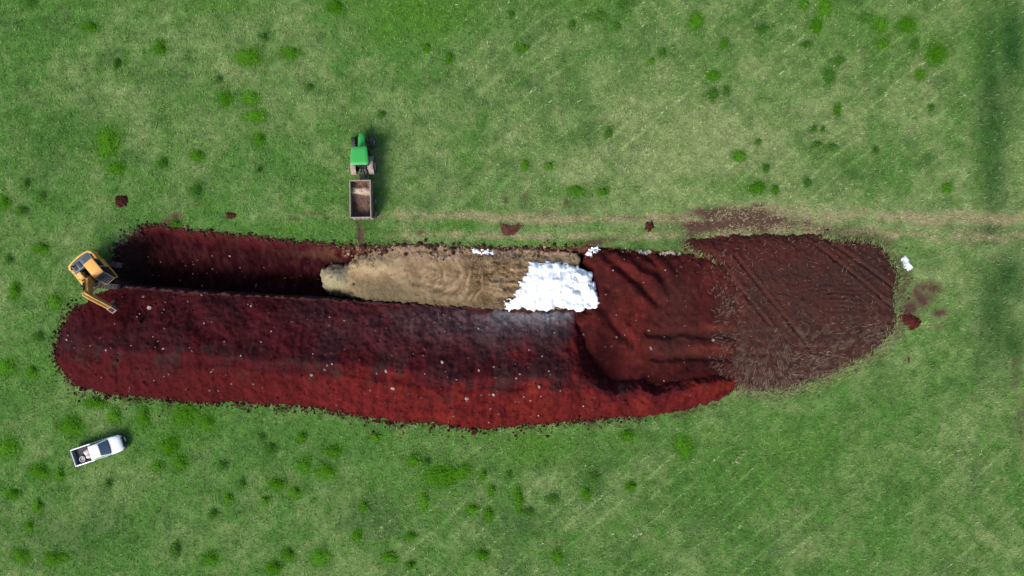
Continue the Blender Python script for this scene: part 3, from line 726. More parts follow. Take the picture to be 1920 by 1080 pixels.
eu, ev = np.concatenate([e1[0], e2[0]]), np.concatenate([e1[1], e2[1]]); n = len(eu)
gz = np.where(pit_inside(eu, ev) < 0, field_z(eu, ev), pit_z(eu, ev))
gray = (eu < 262)[:, None]
lumps('rim_crumbs', eu, ev, gz + .02, rng.lognormal(-2.75, .5, n).clip(.02, .26),
      np.where(gray, np.array((.045, .038, .030)), np.array((.055, .024, .020))) * rng.uniform(.3, 1.5, n)[:, None], M_SOIL, 'crumbled soil and turf along the rim of the trench', 'crumbs')
ru_, rv_ = rng.uniform(640, 1100, 420), 466 + rng.normal(0, 6, 420) + 8 * (rng.random(420) > .6)
rz_ = np.maximum(np.where(pit_inside(ru_, rv_) < 0, field_z(ru_, rv_), pit_z(ru_, rv_)), np.where(sil_z(ru_, rv_) > -.3, sil_z(ru_, rv_), -9)); nr_ = len(ru_)
lumps('silage_crumbs', ru_, rv_, rz_ + .02, rng.lognormal(-2.7, .6, nr_).clip(.02, .3), np.where(rng.random((nr_, 1)) > .45, np.array((.26, .165, .105)), np.array((.060, .024, .018))) * rng.uniform(.5, 1.3, nr_)[:, None], M_SILAGE,
      'tan and brown crumbs of silage and soil spilt along the upper rim', 'crumbs')
hu, hv = rng.uniform(110, 1370, 5200), rng.uniform(535, 800, 5200)
hz = heap_z(hu, hv); k = (hz > .15) & (rng.random(5200) < .25 + 1.2 * np.clip(fbm(hu / 24, hv / 24, 440, 3) - .45, 0, 1) * 4); hu, hv, hz = hu[k], hv[k], hz[k]; n = len(hu)
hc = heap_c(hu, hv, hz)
cu_, cv_ = scatter(2600, (1380, 430, 1790, 760), lambda u, v: np.clip(1 + poly_sd(COVER, u, v) / 40, 0, 1) ** 2 * (poly_sd(COVER, u, v) < 3) * np.clip(.25 + blob(u, v, 1715, 570, 60, 60), 0, 1))
lumps('cap_crumbs', cu_, cv_, np.maximum(field_z(cu_, cv_), cover_z(cu_, cv_)) + .02, rng.lognormal(-2.8, .5, len(cu_)).clip(.02, .2), np.array((.062, .030, .024)) * rng.uniform(.4, 1.4, len(cu_))[:, None], M_SOIL,
      'brown soil crumbs thinning out into the grass round the cap', 'crumbs')
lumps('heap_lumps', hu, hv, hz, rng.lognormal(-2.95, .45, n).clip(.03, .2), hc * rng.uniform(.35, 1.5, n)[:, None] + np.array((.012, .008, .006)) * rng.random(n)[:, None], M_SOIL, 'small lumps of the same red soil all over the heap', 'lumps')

# ------------------------------------------------------------------ single stones, clods and holes
def rock_mesh(name, r, flat, col, seed, mat=None):
    bm = bmesh.new(); bmesh.ops.create_icosphere(bm, subdivisions=2, radius=1)
    rr = random.Random(seed)
    ax = [rr.uniform(.7, 1.25), rr.uniform(.7, 1.1), flat]
    planes = [Vector((rr.gauss(0, 1), rr.gauss(0, 1), rr.gauss(0, 1))).normalized() for _ in range(7)]
    for q in bm.verts:
        for p in planes:
            d = q.co.dot(p) - .78
            if d > 0: q.co -= p * d
        q.co = Vector((q.co.x * ax[0], q.co.y * ax[1], q.co.z * ax[2])) * r * (1 + rr.uniform(-.06, .06))
    me = bpy.data.meshes.new(name); bm.to_mesh(me); bm.free()
    a = me.attributes.new('Col', 'FLOAT_COLOR', 'POINT')
    for d in a.data: d.color = (*col, 1)
    me.materials.append(mat or M_STONE)
    return me
STONES = [rock_mesh('stone', .16, .6, c, i) for i, c in enumerate([(.21, .16, .14), (.17, .13, .115), (.27, .22, .19), (.12, .09, .08)])]
CLODS = [rock_mesh('clod', .16, .7, c, 20 + i, M_SOIL) for i, c in enumerate([(.035, .02, .016), (.045, .018, .015), (.05, .035, .026)])]
def put(kind, meshes, u, v, z, size, label, cat, group=None):
    o = bpy.data.objects.new(kind, random.choice(meshes)); COL.objects.link(o)
    o.location = (X(u), Y(v), z); o.rotation_euler = (random.uniform(-.4, .4), random.uniform(-.4, .4), random.uniform(0, 6.28))
    o.scale = (size, size * random.uniform(.75, 1.2), size)
    return tag(o, label, cat, group)

ONE_STONE = [  # seen singly in the photograph
    (286, 577, 1.7, 'large pale round stone high on the dark slope of the heap, beside the digger arm'),
    (272, 556, 1.1, 'pale stone on the trench lip just above the large round stone'),
    (324, 614, 1.0, 'pale stone on the dark left part of the heap, in the middle of the slope'),
    (327, 650, 1.2, 'pale stone under the dark topsoil streak on the left part of the heap'),
    (335, 697, 1.3, 'brightest pale stone on the lit red flank above the white pickup'),
    (402, 729, 1.1, 'pale stone low on the lit red flank, well clear of the pickup'),
    (622, 687, 1.5, 'largest pale stone on the crest of the heap, below the tan silage end'),
    (598, 697, 1.2, 'pale stone just below the largest stone on the heap crest'),
    (733, 690, 1.3, 'pale stone in the dark topsoil patch at the middle of the crest'),
    (716, 694, 1.0, 'smaller pale stone beside the one in the middle topsoil patch'),
    (744, 722, 1.6, 'wide pale stone on the bright flank below the middle topsoil patch'),
    (837, 619, 1.0, 'pale stone halfway up the greyish slope below the silage'),
    (898, 615, 1.0, 'pale stone on the greyish slope below the white sheet'),
    (834, 674, 1.1, 'pale stone in the dark red slope above the widest part of the heap'),
    (878, 740, 1.5, 'pale upright stone at the top of the bright flank, widest part of the heap'),
    (905, 733, 1.1, 'first stone of the short row along the crest, beside the upright stone'),
    (919, 733, 1.0, 'second stone of the short row along the crest'),
    (927, 733, 1.1, 'third stone of the short row along the crest'),
    (1009, 718, 1.4, 'pale stone on the crest near the cut end of the heap'),
    (1093, 626, 1.4, 'pale stone on the pushed soil just below the white sheet'),
    (1154, 631, 1.2, 'pale stone on the pushed soil left of the wheel ruts'),
    (1216, 619, 1.5, 'pale stone lying in the end of the upper wheel rut'),
    (1219, 652, 1.6, 'pale stone lying in the end of the lower wheel rut'),
    (1336, 637, 1.4, 'pale stone in the upper wheel rut near the brown cap'),
    (355, 565, 1.0, 'pale stone on the lip above the stony patch of the heap'),
    (379, 553, 1.2, 'palest stone on the lip of the trench beside the black shade'),
]
for u, v, s_, lab in ONE_STONE:
    put('stone', STONES, u, v, float(top_at(u, v)[0]) + .03, s_ * .72, lab, 'stone', 'single pale stones on the earthworks')
def stones(N, box, test, lo, hi, lab, grp, zf=top_at):
    c = 0; tries = 0
    while c < N and tries < N * 40:
        tries += 1
        u, v = random.uniform(box[0], box[2]), random.uniform(box[1], box[3])
        if not test(u, v): continue
        put('stone', STONES, u, v, float(zf(u, v)[0]) + .015, random.uniform(lo, hi), lab, 'stone', grp); c += 1
A1 = lambda x: np.array([float(x)])
def slope_up(u, v):
    return heap_z(A1(u), A1(v))[0] > .3 and v < tab(u, H_RID) - 12 and vn(A1(u / 34), A1(v / 30), 500)[0] > .42
def slope_dn(u, v):
    return heap_z(A1(u), A1(v))[0] > .12 and v > tab(u, H_RID) + 6
stones(95, (130, 545, 1070, 715), slope_up, .18, .6, 'small pale stone scattered on the dark upper slope of the heap', 'stones on the dark slope of the heap')
stones(60, (130, 670, 1360, 800), slope_dn, .18, .55, 'small pale stone scattered on the lit red flank of the heap', 'stones on the bright flank of the heap')
stones(42, (240, 470, 585, 548), lambda u, v: True, .18, .6, 'small pale stone in the shaded black bed of the trench', 'stones in the trench bed', zf=lambda u, v: pit_z(A1(u), A1(v)))
stones(45, (1090, 480, 1370, 720), lambda u, v: poly_sd(FILL, A1(u), A1(v))[0] > 4, .18, .5, 'small pale stone on the dark red soil fill', 'stones on the soil fill')

ONE_CLOD = [(226, 748, .7, 'dark clod in the grass just above the white pickup'), (466, 771, 1.0, 'lone dark clod in the grass below the bright flank, nearest the pickup but one'),
            (553, 772, .95, 'dark clod in the grass below the heap, halfway to the bulge'), (700, 810, 1.1, 'dark clod in the grass left of the bulge of the heap'), (730, 795, 1.6, 'biggest dark clod at the foot of the heap left of the bulge'),
            (888, 812, 1.7, 'large dark clod touching the tip of the heap bulge'), (966, 817, .9, 'dark clod in the grass right of the heap bulge'), (808, 803, .8, 'small dark clod just left of the heap bulge'),
            (1210, 790, .8, 'dark clod in the grass near the right end of the red flank'), (305, 770, .7, 'dark clod in the weeds right of the pickup bonnet'), (798, 451, 1.3, 'dark clod on the trench rim above the silage'),
            (757, 460, 1.4, 'clump of dark clod at the rim left of the silage middle'), (822, 461, 1.2, 'dark clod on the rim over the middle of the silage'), (850, 458, 1.0, 'dark clod on the rim nearest the plastic scraps'),
            (198, 520, 1.4, 'pale brown clod beside the digger cab'), (221, 517, 1.3, 'brown clod at the trench corner in front of the digger cab'), (1703, 676, .8, 'dark clod in the grass right of the brown cap')]
for u, v, s_, lab in ONE_CLOD:
    put('soil_clod', CLODS, u, v, float(field_z(A1(u), A1(v))[0]) + .08, s_, lab, 'clod', 'clods lying in the grass')

def mound(name, outline, h, cfun, label, cat, seed, mat=M_SOIL, jg=2.5):
    p = np.asarray(outline, float); lo, hi = p.min(0) - 6, p.max(0) + 6
    zf = lambda u, v: np.where((d := poly_sd(outline, *jag(u, v, seed, jg, 2))) > 0, h * (1 - np.exp(-d / 4)) + (fbm(u / 4, v / 4, seed + 1, 3) - .5) * h * .9, d * .05) + field_z(u, v) + .01
    o = sheet(name, np.arange(lo[0], hi[0], .9), np.arange(lo[1], hi[1], .9), zf, cfun, mat, keep=lambda U, V, z: z > -.2)
    return tag(o, label, cat)
cs = lambda c1, c2, sd_: (lambda u, v, z: mixc(np.ones(u.shape + (3,)) * np.array(c1), c2, np.clip((fbm(u / 6, v / 6, sd_, 3) - .35) * 3, 0, 1)))
mound('molehill', [(215, 368), (226, 366), (238, 367), (240, 376), (237, 385), (226, 388), (216, 384)], .28, cs((.028, .011, .009), (.045, .014, .010), 600), 'dark round molehill alone in the grass above the digger', 'molehill', 610)
mound('soil_scrape', [(1680, 589), (1695, 584), (1712, 592), (1727, 598), (1728, 607), (1709, 620), (1698, 610), (1686, 603)], .22, cs((.070, .014, .012), (.045, .010, .010), 620), 'fresh red scrape of soil at the right tip of the brown cap', 'soil patch', 625)
mound('soil_spill', [(420, 399), (434, 398), (445, 402), (440, 409), (428, 411)], .18, cs((.045, .018, .013), (.03, .014, .010), 630), 'small brown spill of soil in the grass above the dark trench', 'soil patch', 635)
mound('soil_spill', [(1211, 416), (1222, 415), (1227, 426), (1216, 436), (1208, 430)], .22, cs((.060, .018, .014), (.045, .014, .012), 640), 'dark red spill of soil on the wheel track above the fill', 'soil patch', 645)
mound('soil_spill', [(938, 418), (950, 420), (958, 426), (972, 419), (976, 432), (960, 441), (942, 438)], .14, cs((.085, .034, .026), (.07, .026, .02), 650), 'reddish spill of soil on the wheel track above the silage', 'soil patch', 655)

# ------------------------------------------------------------------ weeds
def weed_mesh(name, n, seed, mat, leaf=1.0):
    r = np.random.default_rng(seed)
    th, q = r.uniform(0, 6.283, n), np.minimum(np.abs(r.normal(0, .50, n)), .98)
    # a few lobes make the outline uneven
    lob = 1 + .28 * np.sin(2 * th + r.uniform(0, 6)) + .22 * np.sin(3 * th + r.uniform(0, 6)) + .12 * np.sin(5 * th + r.uniform(0, 6))
    q = q * lob
    x, y = q * np.cos(th), q * np.sin(th)
    z = r.uniform(0, 1, n) * .55 * np.exp(-q ** 2)
    az = th + r.normal(0, 1.4, n); tilt = r.uniform(.6, 1.4, n)
    L, W = r.uniform(.15, .30, n) * leaf, r.uniform(.06, .12, n) * leaf
    d = np.stack([np.cos(az) * np.sin(tilt), np.sin(az) * np.sin(tilt), np.cos(tilt)], -1)
    s = np.stack([-np.sin(az), np.cos(az), np.zeros(n)], -1) * (W / 2)[:, None]
    b = np.stack([x, y, z], -1)
    V = np.stack([b, b + d * (L * .5)[:, None] + s, b + d * L[:, None] - np.array((0, 0, .05 * leaf)), b + d * (L * .5)[:, None] - s], 1).reshape(-1, 3)
    F = np.arange(n * 4).reshape(-1, 4)
    c = np.repeat((r.uniform(.65, 1.35, n))[:, None], 4, 1).reshape(-1)
    seg, rad = 30, (.02, .22, .42, .60)
    a = np.arange(seg) * 2 * np.pi / seg
    lobf = np.interp(a, np.sort(th), lob[np.argsort(th)])
    M = np.stack([np.stack([np.cos(a) * q_ * lobf * (1 + r.uniform(-.2, .2, seg)), np.sin(a) * q_ * lobf * (1 + r.uniform(-.2, .2, seg)), .03 + .16 * np.exp(-q_ * q_ * 4) + r.uniform(-.03, .03, seg)], -1) for q_ in rad])
    b0 = len(V); ii = np.arange(seg); jj = (ii + 1) % seg
    MF = np.concatenate([np.stack([b0 + k_ * seg + ii, b0 + (k_ + 1) * seg + ii, b0 + (k_ + 1) * seg + jj, b0 + k_ * seg + jj], -1) for k_ in range(len(rad) - 1)])
    V = np.concatenate([V, M.reshape(-1, 3)]); F = np.concatenate([F, MF]); c = np.concatenate([c, r.uniform(.7, 1.2, seg * len(rad))])
    return raw_mesh(name, V, F, mat, np.stack([c * .7, c * .7, c * .7], -1))
WB = [[weed_mesh('bright_weed', nn_, 700 + 10 * q + i, M_WEED_B, lf_) for i in range(3)] for q, (nn_, lf_) in enumerate(((420, 1.25), (800, .85), (1700, .5)))]
WD = [[weed_mesh('dark_weed', nn_, 750 + 10 * q + i, M_WEED_D, lf_) for i in range(3)] for q, (nn_, lf_) in enumerate(((420, 1.25), (800, .85), (1700, .5)))]
LM = [('the white pickup', 185, 843), ('the yellow digger', 180, 510), ('the lone molehill', 227, 377), ('the green tractor', 688, 290), ('the tipping trailer', 685, 375), ('the left end of the soil heap', 110, 660),
      ('the bulge of the soil heap', 890, 800), ('the brown soil cap', 1480, 600), ('the white folded sheet', 1697, 494), ('the top edge of the frame', None, 0), ('the bottom edge of the frame', None, 1080)]
recs = []
for (pu, pv, ru, rv, br) in WEEDS:
    best = min(LM, key=lambda m: (math.hypot(pu - m[1], pv - m[2]) if m[1] is not None else abs(pv - m[2]) * 1.6 + 40))
    d = math.hypot(pu - best[1], pv - best[2]) if best[1] is not None else abs(pv - best[2]) + pu * .001
    A = ru * rv
    size = 'small' if A < 95 else ('large' if A > 240 else 'middling')
    shape = 'narrow' if rv > ru * 1.45 else ('wide' if ru > rv * 1.5 else 'round')
    recs.append([f"{size} {'bright' if br else 'dark'} {shape} weed clump", best[0], d, pu, pv, ru, rv, br])
ORD = ['nearest', 'second nearest', 'third nearest', 'fourth nearest', 'fifth nearest', 'sixth nearest', 'seventh nearest', 'eighth nearest', 'ninth nearest', 'tenth nearest']
for i, r in enumerate(recs):
    same = sorted([q for q in recs if q[0] == r[0] and q[1] == r[1]], key=lambda q: q[2])
    lab = f"{r[0]} {ORD[min(same.index(r), 9)]} to {r[1]}" if len(same) > 1 else f"{r[0]} nearest to {r[1]}"
    _, _, _, pu, pv, ru, rv, br = r
    o = bpy.data.objects.new('weed_clump', random.choice((WB if br else WD)[0 if ru * rv < 95 else (1 if ru * rv < 230 else 2)])); COL.objects.link(o)
    o.location = (X(pu), Y(pv), float(field_z(A1(pu), A1(pv))[0]) + .03)
    o.scale = (ru * S * random.uniform(.9, 1.2), rv * S * random.uniform(.9, 1.2), .5)
    o.rotation_euler = (0, 0, random.choice((0, math.pi)))
    tag(o, lab, 'weeds', 'weed clumps in the pasture')

# ------------------------------------------------------------------ machine builders
def bx(bm, x0, x1, y0, y1, z0, z1, bev=0.0, top=None):
    """box; top=(dx0,dx1,dy) shrinks the upper face"""
    t = top or (0, 0, 0)
    c = [(x0, y0, z0), (x1, y0, z0), (x1, y1, z0), (x0, y1, z0), (x0 + t[0], y0 + t[2], z1), (x1 - t[1], y0 + t[2], z1), (x1 - t[1], y1 - t[2], z1), (x0 + t[0], y1 - t[2], z1)]
    vs = [bm.verts.new(q) for q in c]
    fs = [bm.faces.new([vs[i] for i in f]) for f in ((3, 2, 1, 0), (4, 5, 6, 7), (0, 1, 5, 4), (1, 2, 6, 5), (2, 3, 7, 6), (3, 0, 4, 7))]
    if bev:
        es = list({e for f in fs for e in f.edges})
        bmesh.ops.bevel(bm, geom=es, offset=bev, segments=3, affect='EDGES', profile=.5)
def prism(bm, pts, axis, a, b, bev=0.0):
    """polygon in the plane across `axis`, pushed from a to b"""
    def mk(p, q):
        return {'x': (q, p[0], p[1]), 'y': (p[0], q, p[1]), 'z': (p[0], p[1], q)}[axis]
    A = [bm.verts.new(mk(p, a)) for p in pts]; B = [bm.verts.new(mk(p, b)) for p in pts]
    fs = [bm.faces.new(A[::-1]), bm.faces.new(B)]
    m = len(pts)
    for i in range(m): fs.append(bm.faces.new([A[i], A[(i + 1) % m], B[(i + 1) % m], B[i]]))
    if bev:
        es = list({e for f in fs[:2] for e in f.edges})
        bmesh.ops.bevel(bm, geom=es, offset=bev, segments=2, affect='EDGES', profile=.5)
def tube(bm, p0, p1, r0, r1=None, seg=14):
    p0, p1 = Vector(p0), Vector(p1); r1 = r0 if r1 is None else r1
    q = (p1 - p0).to_track_quat('Z', 'Y')
    A, B = [], []
    for i in range(seg):
        a = 2 * math.pi * i / seg
        d = q @ Vector((math.cos(a), math.sin(a), 0))
        A.append(bm.verts.new(p0 + d * r0)); B.append(bm.verts.new(p1 + d * r1))
    bm.faces.new(A[::-1]); bm.faces.new(B)
    for i in range(seg): bm.faces.new([A[i], A[(i + 1) % seg], B[(i + 1) % seg], B[i]])
def lathe(bm, prof, c, axis='y', seg=28):
    """closed ring profile [(radius, along)] turned about an axis through c"""
    c = Vector(c); rows = []
    for i in range(seg):
        a = 2 * math.pi * i / seg
        rows.append([bm.verts.new(c + {'y': Vector((r * math.cos(a), t, r * math.sin(a))), 'x': Vector((t, r * math.cos(a), r * math.sin(a))), 'z': Vector((r * math.cos(a), r * math.sin(a), t))}[axis]) for r, t in prof])
    m = len(prof)
    for i in range(seg):
        p, q = rows[i], rows[(i + 1) % seg]
        for j in range(m): bm.faces.new([p[j], p[(j + 1) % m], q[(j + 1) % m], q[j]])
def loft(bm, rings):
    R = [[bm.verts.new(p) for p in r] for r in rings]
    m = len(R[0])
    for a, b in zip(R, R[1:]):
        for i in range(m): bm.faces.new([a[i], a[(i + 1) % m], b[(i + 1) % m], b[i]])
    bm.faces.new(R[0][::-1]); bm.faces.new(R[-1])
def part(name, parent, mat, fn, smooth=False, label=None):
    bm = bmesh.new(); fn(bm)
    bmesh.ops.recalc_face_normals(bm, faces=bm.faces[:])
    me = bpy.data.meshes.new(name); bm.to_mesh(me); bm.free()
    me.materials.append(mat)
    if smooth:
        me.polygons.foreach_set('use_smooth', np.ones(len(me.polygons), bool))
        me.set_sharp_from_angle(angle=math.radians(38))
    o = link(name, me, parent)
    if label: o['label'] = label
    return o
def thing(name, loc, rz, label, cat, group=None):
    o = bpy.data.objects.new(name, None); COL.objects.link(o)
    o.location = loc; o.rotation_euler = (0, 0, rz); o.empty_display_size = .3
    return tag(o, label, cat, group)
def tyre_prof(r, w, rim):
    h = w / 2
    return [(rim, -h * .8), (r * .82, -h), (r * .95, -h * .96), (r, -h * .72), (r, h * .72), (r * .95, h * .96), (r * .82, h), (rim, h * .8)]
def wheel(parent, c, r, w, rim_r, mt, mr, axis='y', lugs=0):
    def ty(bm):
        lathe(bm, tyre_prof(r, w, rim_r), c, axis)
        for i in range(lugs):
            for s in (-1, 1):
                a = 2 * math.pi * (i + (.5 if s > 0 else 0)) / lugs
                a2 = a + 2 * math.pi * .45 / lugs
                cc = Vector(c)
                def pt(rr, ang, t):
                    return cc + ({'y': Vector((rr * math.cos(ang), t, rr * math.sin(ang))), 'x': Vector((t, rr * math.cos(ang), rr * math.sin(ang)))}[axis])
                da = .28 * 2 * math.pi / lugs
                q = [(r * .97, a, s * w * .02), (r * .97, a + da, s * w * .02), (r * .97, a2 + da, s * w * .48), (r * .97, a2, s * w * .48)]
                A = [bm.verts.new(pt(*k)) for k in q]; B = [bm.verts.new(pt(k[0] * 1.06, k[1], k[2])) for k in q]
                bm.faces.new(B); bm.faces.new(A[::-1])
                for j in range(4): bm.faces.new([A[j], A[(j + 1) % 4], B[(j + 1) % 4], B[j]])
    wo = part('wheel', parent, mt, ty, True)
    def rm(bm):
        h = w / 2
        lathe(bm, [(.03, -h * .45), (rim_r * .45, -h * .5), (rim_r * .8, -h * .3), (rim_r * 1.02, -h * .78), (rim_r * 1.02, h * .78), (rim_r * .8, h * .3), (rim_r * .45, h * .5), (.03, h * .45)], c, axis, 24)
        lathe(bm, [(.012, -h * .62), (rim_r * .2, -h * .6), (rim_r * .2, h * .6), (.012, h * .62)], c, axis, 12)
    part('rim', wo, mr, rm, True)
    return wo

K_TYRE = paint('tyre_rubber', (.030, .031, .036), .8, dirt=.25, dirt_rgb=(.09, .06, .05), bump=.2)
K_BLACK = paint('black_plastic', (.012, .013, .016), .5, dirt=.1)
K_STEEL = paint('dusty_steel', (.20, .19, .18), .5, .4, dirt=.35)
K_GLASS = paint('dark_window_glass', (.014, .022, .030), .08, dirt=.05, coat=.6)

# ------------------------------------------------------------------ green tractor, nose to the north
G_TRAC = paint('green_paint', (.022, .300, .050), .5, dirt=.08, dirt_rgb=(.06, .22, .07), coat=.1)
G_DUST = paint('dusty_fender', (.30, .235, .20), .75, dirt=.3, dirt_rgb=(.16, .12, .09))
T_ORG = P(0, 0)
TX, TY = -14.32, 11.74
trac = thing('tractor', (TX, TY, 0.0), math.radians(1.5), 'green farm tractor with a square cab roof, hitched to the loaded trailer', 'tractor')
def f_(bm):
    rings = []
    for y, w, zt, zb in ((1.35, .36, 1.62, .85), (2.0, .36, 1.60, .80), (2.6, .34, 1.54, .78), (2.95, .29, 1.46, .80), (3.08, .20, 1.34, .86)):
        rings.append([(-w, y, zb), (-w, y, zt - .22), (-w * .86, y, zt - .07), (-w * .5, y, zt), (w * .5, y, zt), (w * .86, y, zt - .07), (w, y, zt - .22), (w, y, zb)])
    loft(bm, rings)
hood_ = part('bonnet', trac, G_TRAC, f_, True)
def f_(bm):
    for x in (-.30, .30):
        for k in range(5): bx(bm, x - .075, x + .075, 2.15 + k * .1, 2.2 + k * .1, 1.0, 1.36)
        for k in range(5): bx(bm, math.copysign(.352, x) - .012, math.copysign(.352, x) + .012, 2.1 + k * .1, 2.16 + k * .1, .95, 1.32)
part('bonnet_grille', hood_, K_BLACK, f_)
def f_(bm):
    tube(bm, (.26, 1.55, 1.4), (.26, 1.55, 2.35), .05); tube(bm, (.26, 1.55, 1.6), (.26, 1.55, 2.0), .085)
part('exhaust_pipe', trac, K_BLACK, f_, True)
def f_(bm):
    bx(bm, -.22, .22, -.55, 2.9, .55, .86, .05); bx(bm, -.33, .33, -.5, .4, .5, 1.0, .06)
    bx(bm, -.2, .2, 2.85, 3.18, .55, .82, .03)
part('chassis', trac, K_BLACK, f_)
def f_(bm):
    for s in (-1, 1): prism(bm, [(s * .36, 3.02), (s * .30, 3.12), (s * .1, 3.2), (s * .1, 3.05)], 'z', .6, .98)
part('front_weight', trac, G_TRAC, f_)
def f_(bm): # cab frame
    for sx in (-1, 1):
        for (x0, y0, x1, y1) in ((.70, -.12, .62, -.02), (.66, 1.42, .58, 1.32)):
            a, b = Vector((sx * x0, y0, .95)), Vector((sx * x1, y1, 2.62))
            tube(bm, a, b, .045, seg=8)
    bx(bm, -.70, .70, -.15, 1.45, .72, .98, .03)
part('cab_frame', trac, K_BLACK, f_)
def f_(bm):
    loft(bm, [[(-.66, -.1, .98), (.66, -.1, .98), (.62, 1.4, .98), (-.62, 1.4, .98)], [(-.585, -.02, 2.60), (.585, -.02, 2.60), (.54, 1.3, 2.60), (-.54, 1.3, 2.60)]])
part('cab_glass', trac, K_GLASS, f_)
def f_(bm):
    def rr(hw0, hw1, y0, y1, z, c=.2):
        o = []
        for sx, sy in ((1, -1), (1, 1), (-1, 1), (-1, -1)):
            hw = hw0 if sy < 0 else hw1; yy = y0 if sy < 0 else y1
            for k in range(6):
                a = (k / 5) * math.pi / 2
                base = {(1, -1): -math.pi / 2, (1, 1): 0, (-1, 1): math.pi / 2, (-1, -1): math.pi}[(sx, sy)]
                o.append((sx * (hw - c) + c * math.cos(base + a), (yy - sy * c) + c * math.sin(base + a), z))
        return o
    loft(bm, [rr(.80, .70, -.12, 1.46, 2.58), rr(.86, .76, -.18, 1.52, 2.64), rr(.86, .76, -.18, 1.52, 2.74), rr(.80, .70, -.1, 1.44, 2.80), rr(.55, .5, .1, 1.2, 2.82)])
roof_ = part('cab_roof', trac, G_TRAC, f_, True)
def f_(bm):
    for s in (-1, 1):
        bx(bm, s * .52 - .1, s * .52 + .1, -.215, -.17, 2.64, 2.74, .01); bx(bm, s * .46 - .1, s * .46 + .1, 1.50, 1.55, 2.64, 2.74, .01)
part('work_lamp', roof_, K_STEEL, f_)
for s in (-1, 1):
    def f_(bm, s=s): # fender over the rear wheel
        pts = []
        for k in range(9):
            a = math.radians(8 + k * 19)
            pts.append((.92 * math.cos(a), .80 + .92 * math.sin(a)))
        out = pts + [(q[0] * .94, .8 + (q[1] - .8) * .94) for q in pts[::-1]]
        prism(bm, out, 'x', s * .60, s * 1.10)
        bx(bm, min(s * .56, s * 1.08), max(s * .56, s * 1.08), -.50, .36, 1.66, 1.76, .035)
    part('fender', trac, G_DUST, f_, True)
    wheel(trac, (s * .93, 0, .80), .80, .48, .42, K_TYRE, G_DUST, 'x', 18)
    wheel(trac, (s * .90, 2.32, .55), .55, .40, .29, K_TYRE, G_DUST, 'x', 16)
def f_(bm):
    bx(bm, -.8, .8, 2.26, 2.38, .48, .62, .02)
part('front_axle', trac, K_BLACK, f_)
def f_(bm):
    for s in (-1, 1):
        tube(bm, (s * .26, -.40, .6), (s * .40, -1.12, .48), .04); tube(bm, (s * .30, -.30, 1.22), (s * .36, -.92, .55), .03)
        tube(bm, (s * .2, -.35, 1.3), (s * .34, -.78, 1.2), .035)
    tube(bm, (0, -.3, 1.1), (0, -.95, .98), .035); bx(bm, -.06, .06, -1.25, -.4, .42, .50)
    bx(bm, -.45, .45, -1.14, -1.06, .45, .52)
part('rear_linkage', trac, K_STEEL, f_, label='pale worn lifting arms and drawbar')
def f_(bm):
    for s in (-1, 1):
        tube(bm, (s * .62, 1.30, 1.9), (s * 1.02, 1.42, 2.0), .015, seg=6); bx(bm, s * 1.04 - .09, s * 1.04 + .09, 1.40, 1.44, 1.82, 2.12, .01)
part('side_mirror', trac, K_BLACK, f_)

# ------------------------------------------------------------------ tipping trailer behind it
W_RUST = paint('weathered_trailer_paint', (.185, .150, .130), .7, .1, dirt=.5, scale=2.5, dirt_rgb=(.10, .055, .04), bump=.25)
W_RIM = paint('worn_rim_steel', (.33, .27, .24), .6, .2, dirt=.4, scale=3.5, dirt_rgb=(.15, .09, .07))
trl = thing('trailer', (-14.36, 8.44, 0), math.radians(1.0), 'brown weathered tipping trailer with tandem wheels and a load of silage', 'trailer')
HW, HL = .98, 1.75
ZB, ZT = .92, 2.02
for s in (-1, 1):
    def f_(bm, s=s):
        bx(bm, min(s * (HW - .05), s * HW), max(s * (HW - .05), s * HW), -HL, HL, ZB, ZT)
        for k in range(6):
            y = -HL + .12 + k * (2 * HL - .24) / 5
            bx(bm, min(s * HW, s * (HW + .055)), max(s * HW, s * (HW + .055)), y - .04, y + .04, ZB - .05, ZT - .07)
    sw = part('side_wall', trl, W_RUST, f_)
    def f_(bm, s=s): bx(bm, min(s * (HW - .055), s * (HW + .035)), max(s * (HW - .055), s * (HW + .035)), -HL - .03, HL + .03, ZT + .003, ZT + .08, .015)
    part('top_rail', sw, W_RIM, f_)
def f_(bm): bx(bm, -HW + .05, HW - .05, HL - .05, HL, ZB, ZT + .02)
fw = part('front_wall', trl, W_RUST, f_)
def f_(bm): bx(bm, -HW + .06, HW - .06, HL - .055, HL + .035, ZT + .022, ZT + .08, .015)
part('top_rail', fw, W_RIM, f_)
def f_(bm):
    bx(bm, -HW + .05, HW - .05, -HL, -HL + .05, ZB, ZT - .02)
    for x in (-.6, -.2, .2, .6): bx(bm, x - .03, x + .03, -HL - .05, -HL, ZB + .02, ZT - .1)
    bx(bm, -HW, HW, -HL - .07, -HL - .003, ZB - .1, ZB + .02); bx(bm, -HW + .06, HW - .06, -HL - .05, -HL + .045, ZT - .018, ZT + .06, .015)
part('tailgate', trl, W_RIM, f_)
def f_(bm):
    bx(bm, -HW, HW, -HL, HL, ZB - .08, ZB - .003)
    for s in (-1, 1): bx(bm, s * .45 - .06, s * .45 + .06, -HL, HL + .1, .66, ZB - .083)
    for y in (-.08, -1.27): bx(bm, -.9, .9, y - .05, y + .05, .40, .50)
    bx(bm, -.3, .3, -1.4, .1, .5, .655)
part('chassis', trl, K_STEEL, f_)
def f_(bm):
    for s in (-1, 1): tube(bm, (s * .45, HL + .05, .70), (0, HL + .78, .52), .05)
    lathe(bm, [(.04, -.03), (.09, -.03), (.09, .03), (.04, .03)], (0, HL + .86, .52), 'z', 14)
part('drawbar', trl, K_STEEL, f_)
for y in (-.08, -1.27):
    for s in (-1, 1): wheel(trl, (s * 1.06, y, .44), .44, .28, .25, K_TYRE, W_RIM, 'x')
